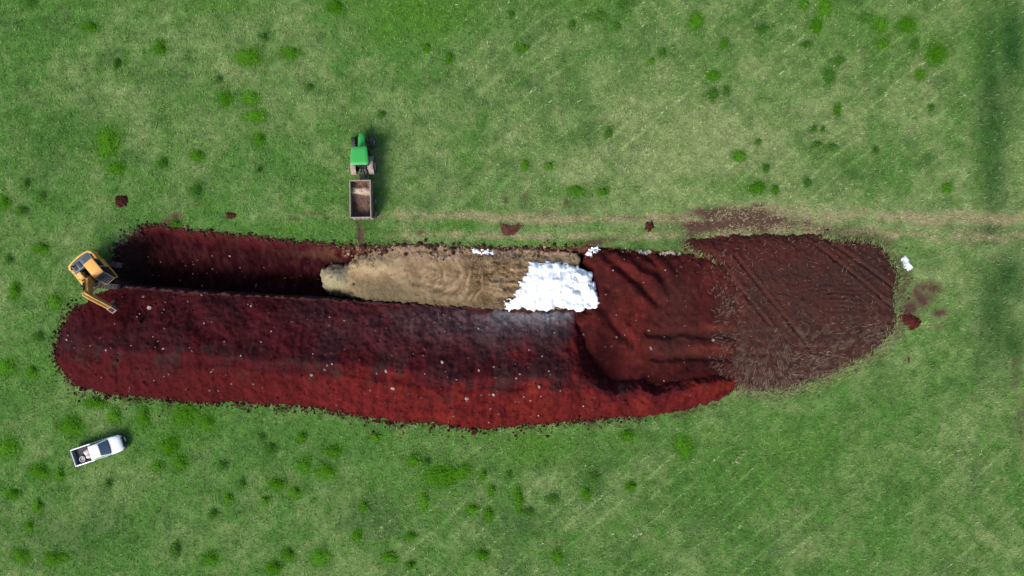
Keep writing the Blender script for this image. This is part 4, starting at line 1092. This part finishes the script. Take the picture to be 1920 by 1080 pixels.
# the load
lx, ly = np.meshgrid(np.linspace(-.925, .925, 60), np.linspace(-1.69, 1.69, 110))
lz = 1.34 + .34 * np.exp(-((ly - .82) / .55) ** 2) - .22 * np.clip(-ly / 1.6, 0, 1) + .10 * np.exp(-(lx / .6) ** 2) + (fbm(lx * 2.2 + 9, ly * 2.2, 800, 4) - .5) * .30 + (vn(lx * 12 + 50, ly * 12 + 50, 804) - .5) * .05
lz = lz - .16 * sstep(.60, .45, ly + .10 * np.sin(lx * 3)) 
lc = mixc(np.ones(lx.shape + (3,)) * np.array((.110, .066, .050)), (.170, .110, .085), np.clip((fbm(lx * 3 + 7, ly * 2, 808, 3) - .4) * 3, 0, 1))
tn = sstep(.42, .56, ly + .08 * np.sin(lx * 3)) * (1 - sstep(1.0, 1.2, ly + (fbm(lx * 3, ly * 3, 812, 2) - .5) * .3) * (1 - .8 * sstep(.3, .6, lx)))
lc = mixc(lc, (.44, .34, .245), tn * (.75 + .25 * np.clip(1 - np.abs(lx + .4), 0, 1)))  # pale band: sunlit strip of the load put into its colour
lc = mixc(lc, (.155, .085, .055), sstep(1.0, 1.25, ly) * .8 * (1 - sstep(.3, .6, lx)))  # front end browner, the front wall's shadow painted in
idx = np.arange(lx.size).reshape(lx.shape)
lf = np.stack([idx[:-1, :-1], idx[:-1, 1:], idx[1:, 1:], idx[1:, :-1]], -1).reshape(-1, 4)
load = link('silage_load', raw_mesh('silage_load', np.stack([lx, ly, lz], -1).reshape(-1, 3), lf, M_SILAGE, lc.reshape(-1, 3), True))
load.location = trl.location; load.rotation_euler = trl.rotation_euler
so = load.modifiers.new('thick', 'SOLIDIFY'); so.thickness = .12; so.offset = -1
tag(load, 'brown and cream chopped silage heaped inside the trailer', 'silage load')

# ------------------------------------------------------------------ white pickup
W_WHITE = paint('white_car_paint', (.80, .83, .86), .25, dirt=.04, dirt_rgb=(.6, .58, .55), coat=.5)
W_LINER = paint('bed_liner', (.026, .029, .040), .7, dirt=.2, dirt_rgb=(.06, .055, .06), bump=.3)
W_LINEG = paint('tailgate_inner', (.17, .20, .25), .5, dirt=.15)
W_SCREEN = paint('windscreen_glass', (.075, .115, .145), .12, dirt=.05, coat=.8)
W_LAMP = paint('lamp_glass', (.55, .58, .60), .15, dirt=.03, coat=.5)
W_RED = paint('red_lamp', (.30, .02, .02), .25, dirt=.05)
PH = math.radians(18.2)
p0 = Vector((-42.2, -16.38, 0))
px_, py_ = Vector((math.cos(PH), math.sin(PH), 0)), Vector((-math.sin(PH), math.cos(PH), 0))
pick = thing('pickup', p0 + px_ * 2.45, PH, 'white single cab pickup with a dark open bed, parked on the grass', 'pickup')
def xo(pts): return [(a - 2.45, b, c) for a, b, c in pts]
def f_(bm):
    rings = []
    for x, w, zb, zt in ((1.98, .84, .42, 1.06), (2.9, .85, .40, 1.09), (3.62, .85, .40, 1.10), (4.1, .84, .42, 1.06), (4.5, .80, .46, 1.00), (4.72, .73, .50, .93), (4.84, .62, .55, .83), (4.88, .52, .60, .76)):
        rings.append(xo([(x, -w, zb), (x, -w - .01, zb + .25), (x, -w, zt - .16), (x, -w + .05, zt - .05), (x, -w + .16, zt), (x, -w * .45, zt + .025), (x, 0, zt + .035),
                         (x, w * .45, zt + .025), (x, w - .16, zt), (x, w - .05, zt - .05), (x, w, zt - .16), (x, w + .01, zb + .25), (x, w, zb)]))
    loft(bm, rings)
body = part('body', pick, W_WHITE, f_, True)
def f_(bm):
    for s in (-1, 1):
        loft(bm, [xo([(x, s * (.855 - t), .46), (x, s * .87, .62), (x, s * (.875 - t), .92), (x, s * (.855 - t), 1.04), (x, s * (.80), 1.06), (x, s * .755, 1.04), (x, s * .755, .60)]) for x, t in ((.02, .03), (.25, .0), (1.0, .0), (1.90, .0), (1.97, .01))])
part('bed_side', pick, W_WHITE, f_, True)
def f_(bm):
    bx(bm, .06 - 2.45, 1.96 - 2.45, -.752, .752, .56, .62)
    for k in range(9): bx(bm, .1 - 2.45, 1.9 - 2.45, -.66 + k * .16, -.60 + k * .16, .622, .635)
    for s in (-1, 1):
        bx(bm, .08 - 2.45, 1.95 - 2.45, min(s * .725, s * .75), max(s * .725, s * .75), .637, 1.02)
        bx(bm, .75 - 2.45, 1.5 - 2.45, min(s * .56, s * .722), max(s * .56, s * .722), .637, .86, .04)
    bx(bm, 1.92 - 2.45, 1.955 - 2.45, -.72, .72, .637, 1.03)
part('bed_floor', pick, W_LINER, f_)
def f_(bm): bx(bm, .0 - 2.45, .055 - 2.45, -.83, .83, .50, 1.05, .02)
tg = part('tailgate', pick, W_WHITE, f_, True)
def f_(bm):
    bx(bm, .058 - 2.45, .10 - 2.45, -.72, .72, .66, 1.02, .01); bx(bm, .103 - 2.45, .16 - 2.45, -.70, .70, .64, .74, .02)
    for y in (-.45, 0, .45): bx(bm, .103 - 2.45, .118 - 2.45, y - .14, y + .14, .78, .98)
part('inner_panel', tg, W_LINEG, f_)
def f_(bm): # cab
    loft(bm, [xo([(2.0, -.80, 1.05), (2.0, .80, 1.05), (3.70, .80, 1.07), (3.82, .45, 1.09), (3.86, 0, 1.10), (3.82, -.45, 1.09), (3.70, -.80, 1.07)]),
              xo([(2.03, -.73, 1.40), (2.03, .73, 1.40), (3.33, .72, 1.40), (3.44, .42, 1.40), (3.47, 0, 1.40), (3.44, -.42, 1.40), (3.33, -.72, 1.40)]),
              xo([(2.07, -.65, 1.66), (2.07, .65, 1.66), (2.98, .63, 1.66), (3.07, .38, 1.67), (3.10, 0, 1.68), (3.07, -.38, 1.67), (2.98, -.63, 1.66)]),
              xo([(2.14, -.58, 1.71), (2.14, .58, 1.71), (2.88, .56, 1.71), (2.95, .35, 1.72), (2.98, 0, 1.73), (2.95, -.35, 1.72), (2.88, -.56, 1.71)])])
cab_ = part('cab', pick, W_WHITE, f_, True)
def patch(bm, P4, n, off, thick=.012, k=6, bow=0.0):
    """glass pane through four corners, set just proud of the panel"""
    n = Vector(n).normalized(); A, B, C, D = [Vector(p) for p in P4]
    rows = []
    for lvl in (off, off - thick):
        g = []
        for i in range(k + 1):
            s = i / k
            l, r = A.lerp(B, s), D.lerp(C, s)
            g.append([bm.verts.new(l.lerp(r, j / 3) + n * (lvl + bow * (1 - (2 * s - 1) ** 2))) for j in range(4)])
        rows.append(g)
    for gi, g in enumerate(rows):
        for i in range(k):
            for j in range(3):
                q = [g[i][j], g[i + 1][j], g[i + 1][j + 1], g[i][j + 1]]
                bm.faces.new(q if gi == 0 else q[::-1])
    a, b = rows
    rim = [(i, 0) for i in range(k + 1)] + [(k, j) for j in range(1, 4)] + [(i, 3) for i in range(k - 1, -1, -1)] + [(0, j) for j in (2, 1)]
    for m in range(len(rim)):
        p, q = rim[m], rim[(m + 1) % len(rim)]
        bm.faces.new([a[p[0]][p[1]], b[p[0]][p[1]], b[q[0]][q[1]], a[q[0]][q[1]]])
def f_(bm):
    patch(bm, xo([(3.70, -.68, 1.115), (3.70, .68, 1.115), (3.03, .56, 1.645), (3.03, -.56, 1.645)]), (.62, 0, .78), .03, .02, 12, .085)
part('windscreen', cab_, W_SCREEN, f_, True)
def f_(bm):
    patch(bm, xo([(3.755, -.66, 1.08), (3.755, .66, 1.08), (3.70, .66, 1.12), (3.70, -.66, 1.12)]), (.5, 0, .86), .026, .03, 12, .10)
part('wiper_cowl', cab_, K_BLACK, f_, True)
for s in (-1, 1):
    def f_(bm, s=s):
        patch(bm, xo([(2.16, s * .778, 1.12), (2.78, s * .778, 1.12), (2.70, s * .672, 1.58), (2.18, s * .672, 1.58)]), (0, s, .25), .012, .012, 2)
        patch(bm, xo([(2.84, s * .778, 1.12), (3.50, s * .775, 1.13), (3.05, s * .668, 1.58), (2.76, s * .672, 1.58)]), (0, s, .25), .012, .012, 2)
    part('side_window', cab_, K_GLASS, f_)
    def f_(bm, s=s):
        bx(bm, 3.34 - 2.45, 3.46 - 2.45, min(s * .86, s * 1.02), max(s * .86, s * 1.02), 1.08, 1.24, .02)
    part('side_mirror', pick, K_BLACK, f_, True)
    def f_(bm, s=s):
        loft(bm, [xo([(4.70, s * .52, .74), (4.60, s * .785, .74), (4.58, s * .78, .88), (4.70, s * .52, .90)]), xo([(4.885, s * .50, .74), (4.74, s * .77, .74), (4.72, s * .76, .87), (4.87, s * .50, .855)])])
    part('headlight', pick, W_LAMP, f_)
    def f_(bm, s=s): bx(bm, -.03 - 2.45, -.003 - 2.45, min(s * .70, s * .83), max(s * .70, s * .83), .66, .96)
    part('tail_lamp', pick, W_RED, f_)
    def f_(bm, s=s):
        bx(bm, 2.55 - 2.45, 2.70 - 2.45, min(s * .862, s * .885), max(s * .862, s * .885), .90, .93)
    part('door_handle', body, K_BLACK, f_)
    for x in (.92, 3.98): wheel(pick, (x - 2.45, s * .77, .35), .35, .22, .21, K_TYRE, K_STEEL, 'y')
def f_(bm): patch(bm, xo([(2.0, -.62, 1.14), (2.0, .62, 1.14), (2.045, .57, 1.56), (2.045, -.57, 1.56)]), (-1, 0, .1), .014, .012, 2)
part('rear_window', cab_, K_GLASS, f_)
def f_(bm):
    loft(bm, [xo([(4.84, -.52, .60), (4.84, .52, .60), (4.84, .50, .84), (4.84, -.50, .84)]), xo([(4.92, -.50, .61), (4.92, .50, .61), (4.895, .48, .82), (4.895, -.48, .82)])])
    for k in range(4): bx(bm, 4.90 - 2.45, 4.94 - 2.45, -.48, .48, .63 + k * .05, .65 + k * .05)
part('grille', pick, K_BLACK, f_)
def f_(bm):
    def arc(d): return [(4.55 - 2.45, -.86), (4.86 - 2.45 + d, -.68), (5.0 - 2.45 + d, -.3), (5.02 - 2.45 + d, 0), (5.0 - 2.45 + d, .3), (4.86 - 2.45 + d, .68), (4.55 - 2.45, .86), (4.5 - 2.45, .78), (4.7 - 2.45, .55), (4.8 - 2.45, 0), (4.7 - 2.45, -.55), (4.5 - 2.45, -.78)]
    prism(bm, arc(0), 'z', .34, .57, .02)
part('front_bumper', pick, paint('grey_bumper', (.028, .036, .046), .45, dirt=.1), f_, True)
def f_(bm): loft(bm, [xo([(5.025, -.02, .40), (5.025, .38, .40), (5.04, .38, .40), (5.04, -.02, .40)]), xo([(4.985, -.02, .56), (4.985, .38, .56), (5.005, .38, .56), (5.005, -.02, .56)])])
part('number_plate', pick, paint('plate_white', (.62, .62, .60), .4, dirt=.1), f_)
def f_(bm): bx(bm, -.10 - 2.45, -.005 - 2.45, -.7, .7, .40, .52, .02)
part('rear_bumper', pick, K_STEEL, f_)
def on_pick(x, y): return pick.location + px_ * (x - 2.45) + py_ * y
sp = thing('spare_wheel', on_pick(.72, -.36) + Vector((0, 0, .64)), PH, 'spare wheel with a pale rim ring lying in the pickup bed', 'spare wheel')
def f_(bm): lathe(bm, [(.17, .0), (.27, .01), (.31, .05), (.31, .15), (.27, .19), (.17, .2)], (0, 0, 0), 'z', 30)
part('tyre', sp, K_TYRE, f_, True)
def f_(bm):
    lathe(bm, [(.235, .192), (.285, .192), (.285, .225), (.235, .225)], (0, 0, 0), 'z', 30)
    lathe(bm, [(.03, .10), (.17, .11), (.17, .14), (.03, .15)], (0, 0, 0), 'z', 24)
    for k in range(5):
        a = k * 1.2566
        tube(bm, (.05 * math.cos(a), .05 * math.sin(a), .16), (.24 * math.cos(a), .24 * math.sin(a), .20), .02, seg=6)
part('rim', sp, paint('pale_rim', (.42, .42, .43), .35, .3, dirt=.1), f_, True)
SACK = paint('sack_cloth', (.52, .45, .45), .8, dirt=.2, dirt_rgb=(.4, .3, .28), bump=.4)
def sack(loc, rz, sx, sy, sz, seed, label):
    bm = bmesh.new(); bmesh.ops.create_cube(bm, size=1); bmesh.ops.subdivide_edges(bm, edges=bm.edges[:], cuts=9, use_grid_fill=True)
    for q in bm.verts:
        c = q.co * 2
        pin = (1 - abs(c.x) ** 4 * .35) * (1 - abs(c.y) ** 4 * .2)
        q.co = Vector((c.x * sx / 2 * (1 - .10 * c.y ** 2 * abs(c.x)), c.y * sy / 2 * (1 - .12 * c.x ** 2), (c.z * .5 * (1 - .75 * max(abs(c.x), abs(c.y)) ** 3) * pin + .5 * pin * .5) * sz))
    V = np.array([q.co for q in bm.verts]); w = (fbm(V[:, 0] * 9 + seed, V[:, 1] * 9 + V[:, 2] * 4, seed, 3) - .5) * .07
    for q, a in zip(bm.verts, w): q.co.z += a
    bm.normal_update()
    me = bpy.data.meshes.new('sack'); bm.to_mesh(me); bm.free(); me.materials.append(SACK)
    me.polygons.foreach_set('use_smooth', np.ones(len(me.polygons), bool))
    o = link('sack', me); o.location = loc; o.rotation_euler = (0, 0, rz)
    return tag(o, label, 'sack', 'sacks in the pickup bed')
sack(on_pick(1.40, .16) + Vector((0, 0, .72)), PH + .3, .78, .50, .34, 3, 'pale grey sack in the pickup bed, on the side away from the spare wheel')
sack(on_pick(1.42, -.28) + Vector((0, 0, .72)), PH - .2, .66, .46, .28, 5, 'pinkish sack in the pickup bed, next to the spare wheel')

# ------------------------------------------------------------------ yellow excavator
Y_PAINT = paint('yellow_paint', (.60, .27, .035), .5, dirt=.22, scale=2.5, dirt_rgb=(.34, .20, .08), coat=.1)
Y_PALE = paint('faded_yellow_paint', (.66, .39, .10), .55, dirt=.2, scale=3, dirt_rgb=(.40, .26, .14))
Y_ARM = paint('dirty_orange_arm', (.36, .155, .032), .6, dirt=.5, scale=2.5, dirt_rgb=(.15, .065, .022))
Y_GREY = paint('blue_grey_hood', (.085, .125, .155), .5, dirt=.2, dirt_rgb=(.05, .06, .07))
Y_DARK = paint('dark_frame', (.022, .012, .010), .7, dirt=.3, dirt_rgb=(.06, .025, .02))
EH = math.radians(-50)
exc = thing('excavator', (-39.8, 1.3, .02), EH, 'yellow tracked excavator at the corner of the trench, arm reaching over the heap', 'excavator')
K_TRACK = paint('dusty_track', (.060, .046, .050), .8, .1, dirt=.5, dirt_rgb=(.045, .025, .022))
for s in (-1, 1):
    def f_(bm, s=s):
        pts = []
        for k in range(9): a = math.radians(90 + k * 22.5); pts.append((-1.35 + .42 * math.cos(a), .42 + .42 * math.sin(a)))
        for k in range(9): a = math.radians(-90 + k * 22.5); pts.append((1.35 + .42 * math.cos(a), .42 + .42 * math.sin(a)))
        prism(bm, pts, 'y', s * 1.05 - .25, s * 1.05 + .25)
        for k in range(20):
            x = -1.4 + k * 2.8 / 19
            bx(bm, x - .05, x + .02, s * 1.05 - .26, s * 1.05 + .26, .84, .87); bx(bm, x - .05, x + .02, s * 1.05 - .26, s * 1.05 + .26, -.02, .0)
    q_ = part('track', exc, K_TRACK, f_); q_.rotation_euler = (0, 0, -EH + math.radians(-4)); q_.location = (.12, .10, 0)
def f_(bm):
    bx(bm, -.9, .9, -.8, .8, .4, .78, .08); tube(bm, (0, 0, .7), (0, 0, .98), .62, seg=32)
part('undercarriage', exc, Y_DARK, f_)
def f_(bm): # turntable deck
    bx(bm, -1.5, 1.0, -1.36, .30, .98, 1.12, .02); bx(bm, -1.5, 1.25, .303, 1.38, .98, 1.12, .02)
    bx(bm, -.6, .75, -.62, -.50, 1.123, 1.75, .02); bx(bm, -.6, .75, .10, .22, 1.123, 1.75, .02)
part('deck', exc, Y_DARK, f_)
def f_(bm):
    arc_ = lambda r0: [(-1.5, 1.38), (-1.72, 1.36), (-1.98, 1.18), (-2.1, .7), (-2.14, 0), (-2.1, -.7), (-1.98, -1.18), (-1.72, -1.36), (-1.5, -1.36)]
    prism(bm, arc_(0) + [(-1.5, -1.2), (-1.86, -1.08), (-1.94, -.6), (-1.97, 0), (-1.94, .6), (-1.86, 1.08), (-1.5, 1.22)][0:], 'z', 1.0, 2.12, .04)
part('counterweight', exc, Y_PALE, f_, True)
def f_(bm):
    bx(bm, -1.93, -.98, -1.07, 1.10, 1.125, 2.06, .05)
hd = part('engine_hood', exc, Y_GREY, f_, True)
def f_(bm):
    bx(bm, -1.72, -1.15, -.95, -.62, 2.064, 2.10, .02); bx(bm, -1.72, -1.12, -.42, -.14, 2.064, 2.13, .02)
    for k in range(7): bx(bm, -1.75 + k * .1, -1.71 + k * .1, .2, .95, 2.064, 2.075)
part('hood_vent', hd, K_BLACK, f_)
def f_(bm): tube(bm, (-1.62, -.78, 2.11), (-1.62, -.78, 2.38), .065); tube(bm, (-1.62, -.78, 2.36), (-1.68, -.80, 2.44), .06)
part('exhaust_pipe', hd, K_BLACK, f_, True)
def f_(bm):
    bx(bm, -1.5, .30, -1.37, -1.12, 1.123, 1.98, .04)                   # side locker wall
    bx(bm, -.95, -.20, -1.115, -.70, 1.123, 2.05, .05)
    bx(bm, -.17, .55, -1.115, -.66, 1.123, 1.72, .05)
part('fuel_tank', exc, Y_PALE, f_, True)
def f_(bm):
    bx(bm, -1.5, -.82, 1.15, 1.38, 1.123, 1.95, .04); bx(bm, -.80, 1.28, 1.345, 1.40, 1.0, 1.30, .02)
part('side_panel', exc, Y_PAINT, f_, True)
CX0, CX1, CY0, CY1 = -.80, 1.46, .36, 1.32
def f_(bm):
    prism(bm, [(CX0 + .02, 1.123), (CX1 - .02, 1.123), (CX1 + .06, 1.72), (.80, 2.82), (CX0 + .02, 2.82)], 'y', CY0 + .03, CY1 - .03)
cabx = part('cab', exc, K_GLASS, f_)
def f_(bm):
    for y in (CY0, CY1):
        for a, b in (((CX0, 1.12), (CX0, 2.84)), ((CX1 - .02, 1.12), (CX1 + .07, 1.72)), ((CX1 + .07, 1.72), (.82, 2.84)), ((.10, 1.12), (.10, 2.84)), ((CX0, 1.12), (CX1, 1.12)), ((CX0, 2.80), (.82, 2.80))):
            tube(bm, (a[0], y, a[1]), (b[0], y, b[1]), .045, seg=8)
    bx(bm, CX0 - .02, .10, CY1 + .002, CY1 + .03, 1.15, 1.75)
part('cab_frame', cabx, Y_PALE, f_)
def f_(bm): bx(bm, CX0 - .06, .80, CY0 - .05, CY1 + .05, 2.845, 2.93, .04)
part('cab_roof', cabx, paint('bright_yellow_roof', (.70, .35, .075), .5, dirt=.12, scale=2, dirt_rgb=(.5, .27, .09)), f_, True)  # roof has its own brighter, more orange yellow
def f_(bm): # bar guard in front of the sloping windscreen
    A, B = Vector((.86, 0, 2.90)), Vector((CX1 + .14, 0, 1.86))
    for y in (CY0 - .02, CY1 + .02): tube(bm, (A.x, y, A.z), (B.x, y, B.z), .035, seg=8)
    for t in (0, 1):
        q = A.lerp(B, t); tube(bm, (q.x, CY0 - .02, q.z), (q.x, CY1 + .02, q.z), .035, seg=8)
    for k in range(1, 6):
        q = A.lerp(B, k / 6); tube(bm, (q.x, CY0, q.z), (q.x, CY1, q.z), .014, seg=6)
    for k in range(1, 6):
        y = CY0 + (CY1 - CY0) * k / 6; tube(bm, (A.x, y, A.z), (B.x, y, B.z), .014, seg=6)
part('window_guard', cabx, K_STEEL, f_, label='grey grid of bars over the cab front')
def f_(bm):
    for y, x in ((1.42, .9), (-1.3, .35)):
        tube(bm, (x - .1, y, 1.9), (x, y + math.copysign(.1, y), 2.25), .015, seg=6); bx(bm, x - .03, x + .01, y - .05 + math.copysign(.1, y), y + .12 + math.copysign(.1, y), 2.1, 2.42, .01)
part('side_mirror', exc, K_BLACK, f_)
def f_(bm):
    for (a, b) in (((-.95, -1.1, 2.06), (-.95, -1.1, 2.45)), ((-.25, -1.1, 2.06), (-.25, -1.1, 2.45)), ((-.95, -1.1, 2.45), (-.25, -1.1, 2.45)), ((-.25, -1.1, 2.45), (.5, -1.1, 1.75))):
        tube(bm, a, b, .022, seg=8)
part('handrail', exc, Y_PALE, f_)
BY = -.20
def f_(bm):
    prism(bm, [(.0, 1.55), (.28, 1.42), (.95, 2.55), (1.75, 3.75), (2.52, 4.72), (2.46, 5.0), (2.22, 5.02), (1.35, 4.20), (.55, 3.30), (.02, 2.1)], 'y', BY - .24, BY + .24, .03)
boom = part('boom', exc, Y_ARM, f_, True)
def f_(bm):
    prism(bm, [(.55, 3.305), (1.35, 4.205), (2.22, 5.025), (2.18, 5.06), (1.3, 4.26), (.5, 3.36)], 'y', BY - .245, BY - .16)
    prism(bm, [(.55, 3.305), (1.35, 4.205), (2.22, 5.025), (2.18, 5.06), (1.3, 4.26), (.5, 3.36)], 'y', BY + .16, BY + .245)
part('boom_edge', boom, Y_PALE, f_)
for s in (-1, 1):
    def f_(bm, s=s): tube(bm, (.85, BY + s * .34, 1.35), (1.12, BY + s * .34, 2.3), .085); tube(bm, (1.12, BY + s * .34, 2.3), (1.38, BY + s * .34, 3.35), .05)
    part('boom_cylinder', exc, K_STEEL, f_, True)
def f_(bm): tube(bm, (.95, BY, 4.15), (1.75, BY, 4.98), .085); tube(bm, (1.75, BY, 4.98), (2.05, BY, 5.35), .05)
part('arm_cylinder', exc, Y_DARK, f_, True)
def f_(bm):
    prism(bm, [(1.98, 5.36), (2.20, 5.52), (2.72, 5.02), (4.02, 3.22), (3.96, 2.98), (3.72, 2.98), (2.30, 4.52), (2.02, 5.0)], 'y', BY - .20, BY + .20, .03)
arm = part('arm', exc, paint('worn_orange_arm', (.46, .225, .055), .55, dirt=.35, scale=3, dirt_rgb=(.28, .11, .04)), f_, True)
def f_(bm):
    for y in (-.185, .10): prism(bm, [(2.20, 5.525), (2.72, 5.03), (4.02, 3.235), (4.06, 3.26), (2.76, 5.07), (2.24, 5.56)], 'y', BY + y, BY + y + .085)
part('arm_edge', arm, Y_PALE, f_)
def f_(bm): tube(bm, (2.55, BY, 5.22), (3.25, BY, 4.36), .07); tube(bm, (3.25, BY, 4.36), (3.92, BY, 3.55), .04)
part('bucket_cylinder', exc, Y_ARM, f_, True)
PINK = paint('worn_linkage', (.42, .25, .22), .55, .2, dirt=.3, dirt_rgb=(.2, .09, .08))
def f_(bm):
    for y in (-.22, .16): prism(bm, [(3.90, 3.40), (4.02, 3.46), (4.46, 3.06), (4.42, 2.92), (4.28, 2.94)], 'y', BY + y, BY + y + .07)
    tube(bm, (3.96, BY - .24, 3.42), (3.96, BY + .24, 3.42), .055); tube(bm, (4.40, BY - .26, 3.0), (4.40, BY + .26, 3.0), .07)
    tube(bm, (3.86, BY - .27, 3.02), (3.86, BY + .27, 3.02), .06)
part('bucket_linkage', exc, PINK, f_, True)
BUCK = paint('soil_caked_bucket', (.030, .010, .010), .85, .0, dirt=.6, dirt_rgb=(.045, .010, .011))
def f_(bm): # curled under the arm, mouth towards the machine
    arcp = [(3.74, 2.98), (4.20, 2.92), (4.36, 2.70), (4.34, 2.42), (4.14, 2.20), (3.82, 2.12), (3.46, 2.22)]
    inn = [(3.48, 2.26), (3.82, 2.17), (4.11, 2.24), (4.29, 2.44), (4.31, 2.68), (4.17, 2.87), (3.76, 2.93)]
    prism(bm, arcp + inn, 'y', BY - .33, BY + .33)
    for s in (-1, 1): prism(bm, arcp, 'y', BY + s * .33, BY + s * .37)
    for k in range(5):
        y = BY - .30 + k * .15
        prism(bm, [(3.46, 2.20), (3.48, 2.27), (3.26, 2.34)], 'y', y - .04, y + .04)
part('bucket', exc, BUCK, f_)

# ------------------------------------------------------------------ white sheets and scraps
def scrap(name, outline, zbase, h, label, cat, seed, mat=M_FILM, crease=6.0, group=None, rag=0.0):
    p = np.asarray(outline, float); lo, hi = p.min(0) - 1, p.max(0) + 1
    U, V = np.meshgrid(np.arange(lo[0], hi[0], .45), np.arange(lo[1], hi[1], .45))
    d = poly_sd(outline, U, V)
    z = zbase(U, V) + h * (.5 + 1.6 * np.abs(fbm(U / crease, V / crease, seed, 3) - .5)) * (.4 + .6 * np.clip(d / 3, 0, 1))
    keep = (d + (fbm(U / 3, V / 3, seed + 3, 3) - .5) * rag) > 0
    idx = np.arange(U.size).reshape(U.shape)
    f = np.stack([idx[1:, :-1], idx[1:, 1:], idx[:-1, 1:], idx[:-1, :-1]], -1).reshape(-1, 4)
    f = f[keep.ravel()[f].all(1)]
    used = np.unique(f); re = np.zeros(U.size, int); re[used] = np.arange(len(used))
    verts = np.stack([X(U), Y(V), z], -1).reshape(-1, 3)[used]
    o = link(name, raw_mesh(name, verts, re[f], mat, np.ones((len(verts), 3))))
    m = o.modifiers.new('thick', 'SOLIDIFY'); m.thickness = .012
    return tag(o, label, cat, group)
scrap('folded_sheet', [(1686, 487), (1697.5, 478), (1706.5, 488.5), (1704, 490.5), (1713, 502), (1704, 508.5), (1697, 507.5), (1695, 504), (1689, 499), (1690, 495)], field_z, .16, 'folded white plastic sheet lying on grass at the tip of the brown cap', 'plastic sheet', 900, crease=9)
scrap('sheet_corner', [(1678, 499.5), (1682, 496.5), (1686, 500), (1684.5, 503.5), (1679, 501.5)], lambda u, v: np.maximum(field_z(u, v), cover_z(u, v)) + .02, .12, 'small pinkish white scrap of plastic beside the folded sheet', 'scrap', 905)
gz_ = lambda u, v: np.maximum(np.where(pit_inside(u, v) < 0, field_z(u, v), -9), np.maximum(pit_z(u, v), np.where(sil_z(u, v) > -.2, sil_z(u, v), -9))) + .03
gf_ = lambda u, v: np.maximum(gz_(u, v), np.where(fill_z(u, v) > -.2, fill_z(u, v), -9) + .03)
scrap('plastic_scrap', [(884, 470), (892, 467), (903, 470), (912, 469), (928, 473), (927, 478), (914, 476), (906, 478), (898, 474), (888, 477)], gz_, .14, 'white plastic scrap poking out at the rim above the silage', 'scrap', 910, crease=3, rag=16, group='plastic scraps on the rim')
scrap('plastic_scrap', [(1100, 470), (1106, 462), (1112, 464), (1120, 463), (1124, 470), (1116, 476), (1111, 474), (1108, 482), (1100, 480), (1098, 475)], gf_, .14, 'torn white plastic scrap on the rim above the big sheet', 'scrap', 915, crease=3, rag=16, group='plastic scraps on the rim')
# cream strip of dry thatch where the turf was peeled back
us_, vs_ = scatter(1500, (1164, 464, 1276, 481), lambda u, v: np.exp(-((v - 471.5 - (u - 1220) * .04) / 3.2) ** 2) * (fbm(u / 9, v / 9, 460, 2) > .42))
blades('thatch', us_, vs_, field_z(us_, vs_) + .06, rng.uniform(.15, .35, len(us_)), rng.uniform(.03, .06, len(us_)), rng.normal(-1.57, .6, len(us_)), rng.uniform(.8, 1.3, len(us_)),
       np.array((.62, .54, .43)) * rng.uniform(.6, 1.3, len(us_))[:, None], M_STRAW, 'cream fringe of dry thatch along the edge of the soil fill', 'thatch')
